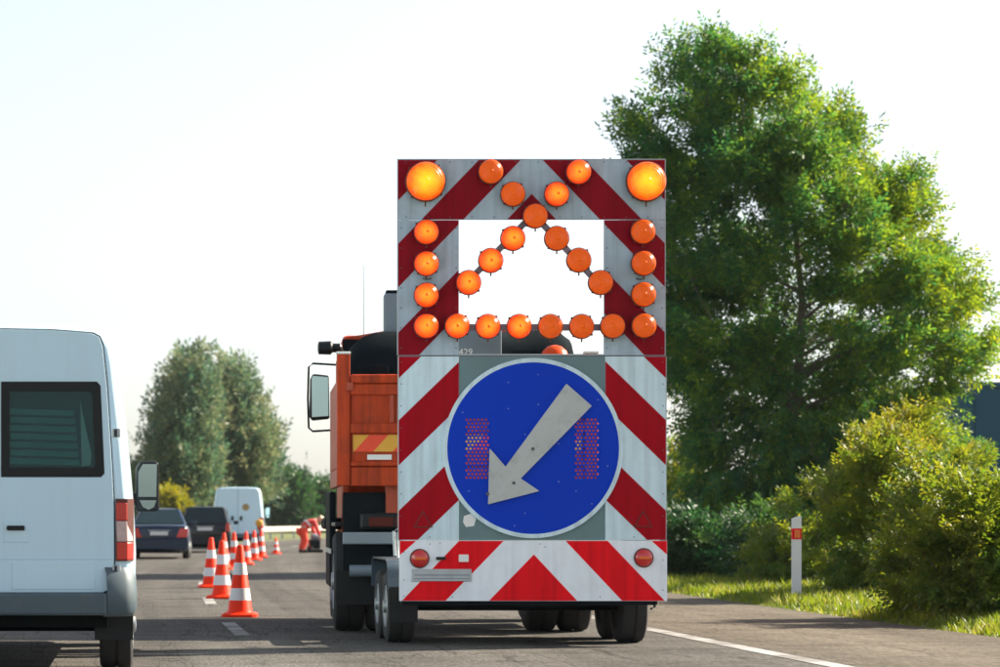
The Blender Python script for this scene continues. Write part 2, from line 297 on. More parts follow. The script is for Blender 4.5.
M = {
    'asphalt': asphalt_mat(),
    'paint': pbr('road_paint', (0.33, 0.33, 0.33), 0.8, var=0.15, scale=8, dirt=0.85, dirtcol=(0.11, 0.10, 0.09), dscale=0.9, spec=0.08, dr=(0.42, 0.62)),
    'field': ground_mat('field', (0.10, 0.11, 0.04), (0.16, 0.15, 0.06), (0.22, 0.19, 0.10)),
    'verge': ground_mat('verge_soil', (0.06, 0.08, 0.02), (0.11, 0.13, 0.035), (0.16, 0.15, 0.07)),
    'white_sheet': pbr('white_reflective_sheet', (0.64, 0.78, 0.84), 0.42, var=0.05, scale=2.5, dirt=0.30, dirtcol=(0.30, 0.33, 0.33), dscale=5, streak=0.22, spec=0.2),  # white sheet, blue skylight in the shade mixed into the colour
    'white_old': pbr('dull_old_white_sheet', (0.41, 0.51, 0.59), 0.42, var=0.06, scale=2.5, dirt=0.45, dirtcol=(0.20, 0.22, 0.24), dscale=5, streak=0.22, spec=0.2),  # same blue of the shade mixed into this duller white
    'white_new': pbr('clean_white_sheet', (0.84, 0.87, 0.92), 0.40, var=0.04, scale=2.5, dirt=0.25, dirtcol=(0.40, 0.40, 0.38), dscale=5, streak=0.10, spec=0.2),
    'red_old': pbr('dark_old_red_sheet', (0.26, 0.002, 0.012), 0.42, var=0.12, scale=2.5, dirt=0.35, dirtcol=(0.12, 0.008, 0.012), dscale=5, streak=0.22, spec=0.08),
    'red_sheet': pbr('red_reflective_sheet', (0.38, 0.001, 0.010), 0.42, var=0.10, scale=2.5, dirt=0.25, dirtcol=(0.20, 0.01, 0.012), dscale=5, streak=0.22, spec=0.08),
    'red_bright': pbr('bright_red_sheet', (0.85, 0.006, 0.014), 0.4, var=0.08, scale=2.5, dirt=0.2, dirtcol=(0.36, 0.01, 0.01), dscale=5, streak=0.22, spec=0.08),
    'blue_sheet': pbr('blue_reflective_sheet', (0.001, 0.042, 0.50), 0.42, var=0.10, scale=3, dirt=0.15, dirtcol=(0.005, 0.04, 0.26), spec=0.1),
    'backing': pbr('grey_green_backing', (0.13, 0.21, 0.22), 0.55, var=0.12, dirt=0.4, dirtcol=(0.09, 0.12, 0.12)),
    'arrow': pbr('weathered_arrow', (0.47, 0.48, 0.46), 0.5, var=0.12, scale=6, dirt=0.55, dirtcol=(0.24, 0.24, 0.22), dscale=7),
    'galv': pbr('galvanised_steel', (0.46, 0.49, 0.51), 0.42, metal=0.7, var=0.14, scale=9, dirt=0.4),
    'fender': pbr('slate_fender_paint', (0.055, 0.085, 0.115), 0.3, var=0.15, coat=0.3, dirt=0.3),
    'grey_paint': pbr('grey_paint', (0.16, 0.20, 0.24), 0.5, var=0.12, dirt=0.3),
    'bar': pbr('grey_lamp_bar', (0.26, 0.24, 0.29), 0.5, var=0.12),
    'rivet': pbr('dull_rivet', (0.12, 0.12, 0.13), 0.6, metal=0.4),
    'rubber': pbr('tyre_rubber', (0.022, 0.022, 0.023), 0.85, var=0.25, dirt=0.5, dirtcol=(0.07, 0.065, 0.058), bump=0.2),
    'rim': pbr('steel_rim', (0.34, 0.36, 0.37), 0.45, metal=0.6, var=0.15, dirt=0.4),
    'dark': pbr('black_chassis', (0.006, 0.010, 0.013), 0.7, var=0.3, spec=0.10, dirt=0.35, dirtcol=(0.03, 0.03, 0.03)),
    'tarp': pbr('black_tarpaulin', (0.007, 0.011, 0.014), 0.9, var=0.3, spec=0.03, bump=0.3, bscale=12),
    'orange': pbr('orange_truck_paint', (0.52, 0.054, 0.010), 0.45, var=0.16, scale=3, dirt=0.75, dirtcol=(0.18, 0.040, 0.02), dscale=4, streak=0.45, spec=0.2),
    'orange_dark': pbr('worn_orange_paint', (0.42, 0.055, 0.018), 0.5, var=0.2, scale=5, dirt=0.5, dirtcol=(0.10, 0.04, 0.025)),
    'yellow_reflect': pbr('yellow_reflective_tape', (0.75, 0.36, 0.03), 0.35, var=0.1),
    'orange_reflect': pbr('orange_red_reflective_tape', (0.85, 0.06, 0.015), 0.35, var=0.1),
    'white_reflect': pbr('white_reflector', (0.8, 0.78, 0.75), 0.3, var=0.05),
    'lens_red': pbr('red_lens', (0.55, 0.012, 0.01), 0.15, var=0.15, coat=0.8),
    'lens_orange': pbr('orange_lens', (0.75, 0.12, 0.01), 0.15, var=0.15, coat=0.8),
    'lens_dim': pbr('dull_dark_red_lens', (0.10, 0.012, 0.006), 0.4, var=0.2, spec=0.2),
    'beacon': pbr('beacon_amber', (0.62, 0.06, 0.006), 0.35, var=0.15, spec=0.2),
    'bumper_grey': pbr('dull_grey_steel', (0.24, 0.28, 0.32), 0.5, metal=0.2, var=0.15, dirt=0.4),
    'lens_clear': pbr('clear_lens', (0.50, 0.36, 0.35), 0.12, var=0.3, scale=25, coat=0.8),
    'lamp_rim': pbr('dark_lamp_rim', (0.10, 0.016, 0.008), 0.5, var=0.2),
    'lamp_off': lamp_mat('amber_lens', (0.92, 0.11, 0.002), (1.0, 0.15, 0.004), (0.9, 0.08, 0.002), 0.06, 0.8),  # unlit lens; faint added glow stands for sunlight passing through it
    'lamp_on': lamp_mat('amber_lens_glowing', (0.78, 0.075, 0.002), (1.0, 0.36, 0.02), (0.60, 0.020, 0.001), 0.32, 0.75),
    'lamp_flash': lamp_mat('amber_flasher_lit', (0.62, 0.09, 0.002), (1.0, 0.66, 0.02), (0.60, 0.045, 0.0005), 0.36, 0.80),
    'van_white': pbr('white_van_paint', (0.54, 0.75, 0.88), 0.22, var=0.02, scale=1.5, streak=0.03, coat=0.7, dirt=0.12, dirtcol=(0.45, 0.46, 0.46), dscale=2),  # white paint with the blue of skylit shade mixed into its colour
    'plastic': pbr('grey_bumper_plastic', (0.060, 0.092, 0.112), 0.5, var=0.15, dirt=0.4, dirtcol=(0.16, 0.16, 0.15)),
    'black_plastic': pbr('black_plastic', (0.007, 0.009, 0.011), 0.4, var=0.2, spec=0.3),
    'seal': pbr('black_seal', (0.012, 0.02, 0.03), 0.6),
    'mirror': pbr('mirror_glass', (0.34, 0.44, 0.44), 0.03, metal=1.0, var=0.03),
    'slat': pbr('teal_blind_slat', (0.13, 0.36, 0.33), 0.4, var=0.25, scale=8),
    'pale_curtain': pbr('pale_curtain', (0.75, 0.85, 0.70), 0.6, var=0.3, scale=9),
    'navy': pbr('dark_navy_car_paint', (0.006, 0.020, 0.048), 0.25, var=0.1, coat=0.25, spec=0.3),
    'charcoal': pbr('charcoal_car_paint', (0.006, 0.010, 0.015), 0.25, var=0.1, coat=0.25, spec=0.3),
    'car_glass': pbr('tinted_car_glass', (0.008, 0.022, 0.028), 0.06, var=0.2, spec=0.45),
    'plate_white': pbr('number_plate', (0.62, 0.63, 0.64), 0.4, var=0.05),
    'cone_red': pbr('cone_orange_red', (0.95, 0.034, 0.003), 0.45, spec=0.2, var=0.08, scale=9, dirt=0.2, dirtcol=(0.45, 0.03, 0.01)),
    'cone_white': pbr('cone_white_sleeve', (0.72, 0.73, 0.74), 0.38, var=0.06, dirt=0.35, dirtcol=(0.40, 0.40, 0.39), dscale=8),
    'post_white': pbr('white_plastic_post', (0.70, 0.73, 0.75), 0.45, var=0.05, dirt=0.4, dirtcol=(0.4, 0.4, 0.36)),
    'rail': pbr('pale_guard_rail', (0.46, 0.44, 0.37), 0.5, metal=0.25, var=0.1, dirt=0.3),
    'bluewall': pbr('blue_cladding', (0.003, 0.052, 0.100), 0.6, var=0.06, scale=0.4, spec=0.15),
    'concrete': pbr('concrete', (0.36, 0.35, 0.32), 0.85, var=0.12),
    'bark': pbr('bark', (0.10, 0.085, 0.065), 0.9, var=0.35, scale=6, bump=0.6, bscale=18),
    'hivis': pbr('orange_hi_vis', (0.85, 0.055, 0.02), 0.7, var=0.15, scale=6),
    'hivis_dark': pbr('red_work_jacket', (0.62, 0.035, 0.03), 0.7, var=0.15, scale=6),
    'skin': pbr('skin', (0.50, 0.27, 0.18), 0.55, var=0.08),
    'boot': pbr('dark_boot', (0.03, 0.025, 0.02), 0.7),
    'helmet': pbr('cream_cap', (0.65, 0.52, 0.34), 0.5),
    'brown_mark': pbr('tan_emblem', (0.36, 0.24, 0.10), 0.5, var=0.2),
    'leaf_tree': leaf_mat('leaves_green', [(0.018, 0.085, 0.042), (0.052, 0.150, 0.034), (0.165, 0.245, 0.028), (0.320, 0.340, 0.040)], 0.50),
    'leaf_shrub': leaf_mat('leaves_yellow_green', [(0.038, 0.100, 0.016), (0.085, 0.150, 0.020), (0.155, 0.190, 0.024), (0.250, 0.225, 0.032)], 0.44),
    'leaf_dark': leaf_mat('leaves_dark_green', [(0.014, 0.055, 0.026), (0.028, 0.080, 0.026), (0.060, 0.120, 0.028)], 0.36),  # darker leaf greens; shade below the tall tree is put into the colour
    'leaf_far': leaf_mat('leaves_grey_green', [(0.040, 0.105, 0.075), (0.070, 0.135, 0.078), (0.125, 0.170, 0.085), (0.22, 0.22, 0.12)], 0.35),
    'leaf_yellow': leaf_mat('leaves_yellow', [(0.13, 0.15, 0.02), (0.20, 0.20, 0.02), (0.28, 0.25, 0.03)], 0.35),
    'grass': leaf_mat('grass_blades', [(0.070, 0.130, 0.015), (0.130, 0.200, 0.020), (0.210, 0.250, 0.035), (0.300, 0.270, 0.080)], 0.4),
}
def glass_mat():
    m = bpy.data.materials.new('dark_window_glass'); m.use_nodes = True; b = m.node_tree.nodes['Principled BSDF']
    b.inputs['Base Color'].default_value = (0.30, 0.48, 0.48, 1); b.inputs['Transmission Weight'].default_value = 0.9
    b.inputs['Roughness'].default_value = 0.02; b.inputs['IOR'].default_value = 1.1; b.inputs['Specular IOR Level'].default_value = 0.6
    return m
M['glass'] = glass_mat()

# ------------------------------------------------------------------ the setting: ground, road, markings, verge
def sheet(name, offs, ys, zf, mat, kind='structure', parent=None):
    vs = [(road_x(y) + o, y, zf(o, y)) for y in ys for o in offs]
    n = len(offs); fs = [(j * n + i, j * n + i + 1, (j + 1) * n + i + 1, (j + 1) * n + i) for j in range(len(ys) - 1) for i in range(n - 1)]
    me = bpy.data.meshes.new(name); me.from_pydata(vs, [], fs); me.materials.append(mat)
    uvl = me.uv_layers.new(name='UVMap'); uvs = [(o, y) for y in ys for o in offs]
    for lp in me.loops: uvl.data[lp.index].uv = uvs[lp.vertex_index]
    o = bpy.data.objects.new(name, me); C.objects.link(o)
    if parent: o.parent = parent
    if kind: o['kind'] = kind
    return o

g = MB().add([(-900, -1500, -0.09), (1500, -1500, -0.09), (1500, 2400, -0.09), (-900, 2400, -0.09)], [(0, 1, 2, 3)]).build('ground', M['field'])
tag(g, kind='structure')
YS = [-40 + 4 * k for k in range(40)] + [124 + 8 * k for k in range(40)]
road = sheet('road', [-4.7, -3.75, -2, 0, 2, 4.4, 5.8, 7.22], YS, lambda o, y: 0.0, M['asphalt'])
def strip(name, o0, o1, y0, y1, z=0.004):
    n = max(1, int((y1 - y0) / 3)); return sheet(name, [o0, o1], [y0 + (y1 - y0) * k / n for k in range(n + 1)], lambda o, y: z, M['paint'], None, road)
for k in range(-3, 26):
    y0 = 24.35 + 9.0 * k; strip('lane_dash', -0.075, 0.075, y0, y0 + 3.0)
strip('edge_line', 4.17, 4.36, -30, 380); strip('edge_line', -3.98, -3.80, -30, 380)
def verge_z(o, y):
    t = o - 7.2
    base = -0.03 + 0.05 * min(1, max(0, t) / 0.35) + 0.10 * min(1, max(0, t) / 2.5)
    return base + 0.02 * math.sin(y * 1.7 + o * 2.1) * min(1, max(0, t))
verge = sheet('grass_verge', [7.15, 7.35, 7.6, 8.2, 9, 10, 12, 15, 22, 40], [-20 + 2 * k for k in range(80)], verge_z, M['verge'])
median = sheet('median_verge', [-30, -12, -7, -5.2, -4.65], YS, lambda o, y: -0.02 + (0.04 if o < -5 else 0.0), M['verge'])

# ------------------------------------------------------------------ vegetation
def leafmesh(name, anc, dirs, S, k, Ll, wl, mat, parent, seed, droop=0.25, tint=None, kind=None, spread=0.9):
    rg = np.random.default_rng(seed); n = len(anc)
    def nrm(a): return a / np.maximum(np.linalg.norm(a, axis=-1, keepdims=True), 1e-9)
    d = nrm(dirs + 0.45 * rg.normal(size=(n, 3)) + np.array([0, 0, -droop]))
    nn = nrm(np.array([0, 0, 1.0]) + 0.75 * rg.normal(size=(n, 3)))
    side = nrm(np.cross(d, nn)); nn = np.cross(side, d)
    if tint is None: tint = rg.random(n)
    Sv = S * rg.uniform(0.6, 1.25, size=(n, 1)); V = np.zeros((n, k, 4, 3)); T = np.zeros((n, k))
    for j in range(k):
        t = (j + 0.6) / k; sg = 1 if j % 2 else -1
        base = anc + d * Sv * t
        ld = nrm(d * (0.6 if j < k - 1 else 1.6) + side * (sg * spread if j < k - 1 else 0.1) + nn * rg.normal(size=(n, 1)) * 0.3 + np.array([0, 0, -0.15]))
        lw = nrm(np.cross(ld, nn + 0.35 * rg.normal(size=(n, 3)))); L = Ll * rg.uniform(0.65, 1.2, size=(n, 1)); w = wl * L / Ll * 0.5
        V[:, j, 0] = base; V[:, j, 1] = base + ld * L * 0.45 + lw * w; V[:, j, 2] = base + ld * L; V[:, j, 3] = base + ld * L * 0.45 - lw * w
        T[:, j] = np.clip(tint + rg.normal(size=n) * 0.10, 0, 1)
    nf = n * k; me = bpy.data.meshes.new(name)
    me.vertices.add(nf * 4); me.vertices.foreach_set('co', V.reshape(-1).astype(np.float32))
    me.loops.add(nf * 4); me.loops.foreach_set('vertex_index', np.arange(nf * 4, dtype=np.int32))
    me.polygons.add(nf); me.polygons.foreach_set('loop_start', np.arange(0, nf * 4, 4, dtype=np.int32))
    me.update(calc_edges=True)
    a = me.attributes.new('tint', 'FLOAT', 'FACE'); a.data.foreach_set('value', T.reshape(-1).astype(np.float32))
    me.materials.append(mat); o = bpy.data.objects.new(name, me); C.objects.link(o)
    if parent: o.parent = parent
    if kind: o['kind'] = kind
    return o

def inside(poly, x, y):
    c = np.zeros(len(x), bool); n = len(poly)
    for i in range(n):
        (x0, y0), (x1, y1) = poly[i], poly[(i + 1) % n]
        k = ((y0 > y) != (y1 > y)) & (x < (x1 - x0) * (y - y0) / (y1 - y0 + 1e-12) + x0); c ^= k
    return c
def bdist(poly, x, y):
    d = np.full(len(x), 1e9); n = len(poly)
    for i in range(n):
        p = np.array(poly[i], float); q = np.array(poly[(i + 1) % n], float); e = q - p
        t = np.clip(((x - p[0]) * e[0] + (y - p[1]) * e[1]) / (e @ e), 0, 1)
        d = np.minimum(d, np.hypot(x - p[0] - t * e[0], y - p[1] - t * e[1]))
    return d

def tree(name, label, cat, outline, Y, foot_px, z0, tips, sprays, clump, S, k, Ll, wl, mat, seed, depth=3.0, limbs=26, trunk_r=0.2,
         group=None, droop=0.25, tintf=None, upright=0.0, top_frac=0.8, pads=0, pad=(0.9, 0.36), marg=0.0):
    """a crown that fills its outline (given in photo pixels, carried to depth Y, as deep as it is broad)"""
    rg = np.random.default_rng(seed); xs = [p[0] for p in outline]; ys = [p[1] for p in outline]; sc = F / Y
    X, Yp = [], []
    while len(X) < tips:
        x = rg.uniform(min(xs), max(xs), 400); y = rg.uniform(min(ys), max(ys), 400); m = inside(outline, x, y); m &= bdist(outline, x, y) > (clump * 0.45 + S * 0.3 + (pad[0] * 0.12 if pads else 0) + marg) * sc
        X += list(x[m]); Yp += list(y[m])
    X = np.array(X[:tips]); Yp = np.array(Yp[:tips])
    bd = bdist(outline, X, Yp) / sc
    dep = np.minimum(depth, np.sqrt(np.maximum(bd, 0.02)) * 1.7)
    u = rg.uniform(-1, 1, tips); u = np.sign(u) * np.abs(u) ** 0.6
    T = np.stack([(X - PX) / sc, Y + u * dep, H + (PY - Yp) / sc], 1)
    base = np.array([(foot_px - PX) / sc, Y, z0]); T = T - base; T[:, 2] = np.maximum(T[:, 2], 0.15)
    if pads:
        # gather the tips into flat, outward-tilted boughs so that the crown reads in layers with gaps between
        pc = T[:pads]; per = tips // pads; nt2 = pads * per; c0 = np.array([T[:, 0].mean(), 0, T[:, 2].max() * 0.3])
        o = rg.normal(size=(nt2, 3)); o /= np.linalg.norm(o, axis=1, keepdims=True); o *= rg.random((nt2, 1)) ** 0.45
        psz = np.repeat(rg.uniform(0.65, 1.25, pads), per)[:, None]; o = o * psz * np.array([pad[0], pad[0], pad[1]])
        pr = np.repeat(pc, per, 0); rad = pr - c0; rad[:, 2] *= 0.4; rad /= np.linalg.norm(rad, axis=1, keepdims=True) + 1e-6
        o[:, 2] += 0.42 * (o * rad).sum(1) * (1 if droop < 0.3 else -1) - 0.10 * (o[:, 0] ** 2 + o[:, 1] ** 2)
        T = pr + o; T[:, 2] = np.maximum(T[:, 2], 0.15); tips = nt2
    root = thing(name, label, cat, tuple(base), group=group)
    ht = T[:, 2].max(); cx = np.array([T[:, 0].mean() * 0.7, 0, 0])
    # trunk with limbs
    mb = MB(); tp = [Vector((cx[0] * (i / 8) ** 1.5 + 0.08 * math.sin(i * 1.9 + seed), 0.08 * math.cos(i * 2.3), ht * top_frac * i / 8)) for i in range(9)]
    mb.tube(tp, [trunk_r * (1.25 if i == 0 else 1) * (1 - 0.85 * i / 8) for i in range(9)], 9)
    idx = rg.permutation(tips); pts = [np.array(p) for p in tp[2:]]
    for q, i in enumerate(idx):
        t = T[i]
        if q < limbs:
            f = min(0.97, max(0.12, (t[2] - 0.35 * np.hypot(t[0] - cx[0], t[1])) / (ht * top_frac))) * 8
            a = tp[int(f)].lerp(tp[min(8, int(f) + 1)], f % 1); r0 = trunk_r * (1 - 0.85 * f / 8) * 0.55; nseg = 5
        elif q < limbs * 6:
            ar = np.array(pts); j = np.argmin(np.linalg.norm(ar - (t - np.array([0, 0, 0.4])), axis=1)); a = Vector(ar[j]); r0 = trunk_r * 0.11; nseg = 3
        else: break
        b = Vector(t); mid = a.lerp(b, 0.5) + Vector((0, 0, 0.12 * (b - a).length)) * (1 if q < limbs else 0.3)
        c = []
        for s in range(nseg + 1):
            w = s / nseg; c.append(a * (1 - w) ** 2 + mid * (2 * w * (1 - w)) + b * w * w)
        mb.tube(c, [max(0.006, r0 * (1 - 0.9 * s / nseg)) for s in range(nseg + 1)], 5)
        pts += [np.array(p) for p in c[1:]]
    mb.build('trunk', M['bark'], root, smooth=60, fix=False)
    # leaves in sprays round every tip
    n = tips * sprays; ctr = np.array([cx[0], 0, ht * 0.35])
    tt = np.repeat(T, sprays, 0); out = tt - ctr; out /= np.linalg.norm(out, axis=1, keepdims=True)
    out[:, 2] += upright
    off = rg.normal(size=(n, 3)) * np.array([1, 1, 0.6]) * clump; off += out * rg.uniform(-1.2, 0.9, size=(n, 1)) * clump
    anc = tt + off; keep = anc[:, 2] > 0.1; anc, out = anc[keep], out[keep]
    tipt = rg.random(tips); tin = np.repeat(tipt, sprays)[keep] * 0.7 + rg.random(keep.sum()) * 0.3
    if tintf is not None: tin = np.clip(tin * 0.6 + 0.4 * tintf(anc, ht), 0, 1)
    leafmesh('crown', anc, out, S, k, Ll, wl, mat, root, seed + 1, droop, tin)
    return root

BIG = [(613, 128), (630, 100), (668, 108), (676, 82), (662, 38), (688, 26), (706, 44), (718, 24), (742, 38), (752, 64), (778, 66), (788, 58), (804, 60),
       (820, 94), (842, 112), (862, 138), (884, 158), (908, 186), (926, 220), (944, 246), (966, 278), (976, 306), (970, 334), (980, 362), (962, 384),
       (950, 430), (972, 468), (975, 590), (690, 590), (672, 560), (690, 430), (668, 380), (650, 300), (640, 200), (640, 150), (622, 150)]
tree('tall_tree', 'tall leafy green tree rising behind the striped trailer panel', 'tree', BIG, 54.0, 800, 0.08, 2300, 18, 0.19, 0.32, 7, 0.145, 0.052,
     M['leaf_tree'], 11, pads=460, pad=(0.48, 0.22), depth=3.6, limbs=70, trunk_r=0.17, tintf=lambda a, h: np.clip((a[:, 0] + a[:, 2] * 0.35 - 1.0) / 6, 0, 1), droop=0.15)  # leaf tint brightens rightward and upward: sunlit side put into the colour
SH = [('leafy yellow-green shrub behind and between the two big shrubs of the hedge', 915, 41.0, [(850, 590), (850, 480), (880, 418), (915, 408), (940, 430), (968, 452), (985, 490), (1000, 590)]),
      ('broad yellow-green shrub in the middle of the hedge, right behind the white post', 868, 35.4, [(830, 575), (832, 510), (838, 462), (868, 432), (900, 428), (925, 455), (940, 520), (945, 606), (800, 596)]),
      ('large yellow-green shrub at the right edge of the picture', 968, 27.7, [(905, 600), (902, 520), (925, 470), (945, 452), (965, 466), (985, 496), (1010, 508), (1050, 530), (1060, 618), (910, 610)]),
      ('low green shrub at the foot of the hedge, next to the white post', 788, 40.0, [(755, 588), (762, 548), (785, 505), (815, 500), (838, 540), (845, 600)])]
for i, (lb, fx, Y, ol) in enumerate(SH):
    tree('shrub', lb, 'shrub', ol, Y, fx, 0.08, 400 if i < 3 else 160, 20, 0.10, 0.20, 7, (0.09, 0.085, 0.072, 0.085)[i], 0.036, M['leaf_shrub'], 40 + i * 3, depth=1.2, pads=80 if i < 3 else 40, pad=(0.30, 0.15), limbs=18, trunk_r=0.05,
         group='shrubs along the verge', upright=0.3, tintf=lambda a, h: np.clip(a[:, 2] / 2.4, 0, 1))  # leaf tint lightens with height, lit tops put into the colour
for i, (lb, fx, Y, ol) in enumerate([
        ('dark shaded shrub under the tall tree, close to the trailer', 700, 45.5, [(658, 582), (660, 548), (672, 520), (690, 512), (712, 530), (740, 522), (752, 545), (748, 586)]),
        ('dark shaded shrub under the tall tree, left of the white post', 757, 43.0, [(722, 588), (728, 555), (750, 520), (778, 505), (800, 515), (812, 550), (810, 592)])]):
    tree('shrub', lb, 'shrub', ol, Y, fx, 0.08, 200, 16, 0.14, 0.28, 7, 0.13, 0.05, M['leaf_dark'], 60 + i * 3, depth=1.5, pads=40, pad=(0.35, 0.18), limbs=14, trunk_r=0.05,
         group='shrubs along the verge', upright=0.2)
tree('shrub', 'sunny yellow-green shrub peeping past the edge of the trailer panel', 'shrub', [(625, 560), (630, 470), (660, 425), (690, 440), (705, 500), (710, 560)],
     72.0, 665, 0.05, 90, 20, 0.28, 0.3, 7, 0.18, 0.075, M['leaf_shrub'], 75, depth=1.8, limbs=12, trunk_r=0.06, group='shrubs along the verge')

# far trees on the left
far = [('far_tree', 'far tree with the tallest feathery top, above the white delivery van', 243, 170.0,
        [(188, 510), (180, 440), (188, 380), (210, 350), (226, 362), (234, 340), (246, 346), (256, 368), (262, 392), (272, 378), (272, 420), (284, 440), (280, 470), (290, 510)], M['leaf_far'], 260, 0.55, 0.80),
       ('far_tree', 'far tree with a broad grey-green crown, just right of the near van', 168, 160.0,
        [(112, 510), (120, 470), (138, 462), (148, 436), (140, 410), (158, 400), (166, 372), (186, 350), (206, 356), (220, 390), (218, 450), (222, 510)], M['leaf_far'], 240, 0.55, 0.76)]
for i, (nm, lb, fx, Y, ol, mt, nt_, cl, sz) in enumerate(far):
    tree(nm, lb, 'tree', ol, Y, fx, -0.05, nt_, 20, cl, sz, 6, 0.42, 0.15, mt, 90 + 4 * i, depth=4.5, limbs=22, trunk_r=0.28, group='trees beyond the road', upright=0.8, droop=-0.2, marg=0.3)
for i, (lb, fx, Y, ol) in enumerate([
        ('far small rounded tree right of the white delivery van', 296, 210.0, [(272, 528), (274, 492), (284, 476), (298, 474), (306, 490), (310, 528)]),
        ('far low tree half hidden by the orange truck', 322, 215.0, [(304, 528), (306, 494), (318, 482), (332, 478), (345, 490), (348, 528)]),
        ('far low tree behind the dark sedan', 150, 190.0, [(118, 524), (120, 495), (140, 478), (165, 480), (180, 500), (184, 524)]),
        ('far low tree behind the dark people carrier', 200, 200.0, [(174, 526), (178, 495), (200, 480), (225, 485), (236, 500), (240, 526)])]):
    tree('far_tree', lb, 'tree', ol, Y, fx, -0.05, 110, 20, 0.6, 0.75, 6, 0.5, 0.2, M['leaf_far'] if i > 1 else M['leaf_dark'], 120 + 4 * i, depth=3.5, limbs=12, trunk_r=0.2, group='trees beyond the road')
tree('yellow_bush', 'far yellow bush between the dark sedan and the people carrier', 'bush', [(160, 524), (162, 502), (169, 493), (177, 496), (184, 507), (188, 524)],
     150.0, 174, -0.05, 60, 20, 0.3, 0.5, 6, 0.35, 0.16, M['leaf_yellow'], 150, depth=1.5, limbs=8, trunk_r=0.08, upright=0.4)
# the wood on the skyline
rg = np.random.default_rng(5); n = 9000
wx = rg.uniform(-60, 190, n); top = 3.5 + 2.0 * np.sin(wx * 0.11) + 1.3 * np.sin(wx * 0.37 + 1) + 0.8 * np.sin(wx * 0.9)
anc = np.stack([wx, 330 + rg.uniform(-8, 8, n), rg.uniform(0, 1, n) ** 0.7 * top], 1)
wood = leafmesh('skyline_wood', anc, rg.normal(size=(n, 3)) + np.array([0, 0, 0.6]), 1.2, 6, 0.9, 0.4, M['leaf_far'], None, 6, 0.0, kind='stuff')
tag(wood, 'low grey-green wood along the skyline behind the traffic', 'wood')

# verge grass
rg = np.random.default_rng(9); n = 95000
gy = 18 + 75 * rg.random(n) ** 1.7; go = 7.16 + 4.3 * rg.random(n) ** 1.15; go += 0.06 * np.sin(gy * 3.1) + 0.05 * np.sin(gy * 7.7) - 0.1 * (rg.random(n) < 0.04)
cl = np.sin(gy * 2.3 + go * 3.1) * np.sin(gy * 0.9 - go * 5.0)
hgt = (0.05 + 0.10 * rg.random(n) + 0.07 * (cl > 0.3) * rg.random(n)) * np.clip((go - 7.0) / 0.5, 0.35, 1.0) * (1 + 0.5 * np.clip((go - 9.0), 0, 1.2))
t = go - 7.2
bz = -0.03 + 0.05 * np.clip(t / 0.35, 0, 1) + 0.10 * np.clip(t / 2.5, 0, 1) - 0.015
bxp = 0.95 - 0.003 * (gy - 30) + 0.001 * (gy - 30) ** 2 + go
a = rg.uniform(0, 2 * np.pi, n); w = rg.uniform(0.006, 0.014, n) * (1 + gy / 60); ln = rg.normal(size=(n, 2)) * 0.45 * hgt[:, None]
V = np.zeros((n, 3, 3)); V[:, 0] = np.stack([bxp - w * np.cos(a), gy - w * np.sin(a), bz], 1); V[:, 1] = np.stack([bxp + w * np.cos(a), gy + w * np.sin(a), bz], 1)
V[:, 2] = np.stack([bxp + ln[:, 0], gy + ln[:, 1], bz + hgt], 1)
me = bpy.data.meshes.new('verge_grass'); me.vertices.add(n * 3); me.vertices.foreach_set('co', V.reshape(-1).astype(np.float32))
me.loops.add(n * 3); me.loops.foreach_set('vertex_index', np.arange(n * 3, dtype=np.int32)); me.polygons.add(n)
me.polygons.foreach_set('loop_start', np.arange(0, n * 3, 3, dtype=np.int32)); me.update(calc_edges=True)
at = me.attributes.new('tint', 'FLOAT', 'FACE'); at.data.foreach_set('value', np.clip(0.45 + 0.25 * cl + 0.2 * rg.normal(size=n), 0, 1).astype(np.float32))
me.materials.append(M['grass']); o = bpy.data.objects.new('verge_grass', me); C.objects.link(o)
tag(o, 'bright short grass growing on the verge beside the hard shoulder', 'grass', kind='stuff')

# ------------------------------------------------------------------ blue hall behind the hedge
Yb = 112.0; x0 = (948 - PX) * Yb / F; zt = H + (PY - 382) * Yb / F
hall = thing('blue_hall', 'dark blue flat-roofed hall behind the shrubs at the right edge', 'building', (x0, Yb, 0))
bx('wall', M['bluewall'], hall, 0, 34, 0.10, 26, -0.09, zt - 0.25)
for k in range(28):
    bx('cladding_panel', M['bluewall'], hall, 0.02 + 1.21 * k, 1.21 * k + 1.19, 0.0, 0.098, 0.35, zt - 0.3)
bx('plinth', M['concrete'], hall, -0.03, 34.03, -0.03, 0.097, -0.09, 0.33)
bx('roof_edge', M['bluewall'], hall, -0.06, 34.06, -0.06, 26.06, zt - 0.247, zt)

# ------------------------------------------------------------------ delineator post
pw = P(796, 592, 34.3); bz = 0.10
post = thing('delineator_post', 'white roadside marker post with a red reflector, in front of the hedge', 'post', (pw[0], 34.3, bz))
hh = H + (PY - 516) * 34.3 / F - bz
sec = lambda z: [(-0.062, -0.05, z), (0.0, -0.062, z), (0.062, -0.05, z), (0.05, 0.05, z), (-0.05, 0.05, z)]
top = [(x, y, hh - (0.035 if x < 0 else 0.0) - (0.017 if x == 0 else 0)) for x, y, z in sec(0)]
MB().loft([sec(-0.1), top]).build('post', M['post_white'], post, smooth=30)
MB().loft([[(x * 1.02, y * 1.03 - 0.001, z) for x, y, _ in sec(0)] for z in (hh - 0.32, hh - 0.17)]).build('band', M['red_bright'], post)
bx('reflector', M['lens_orange'], post, -0.038, 0.038, -0.070, -0.0585, hh - 0.30, hh - 0.19)

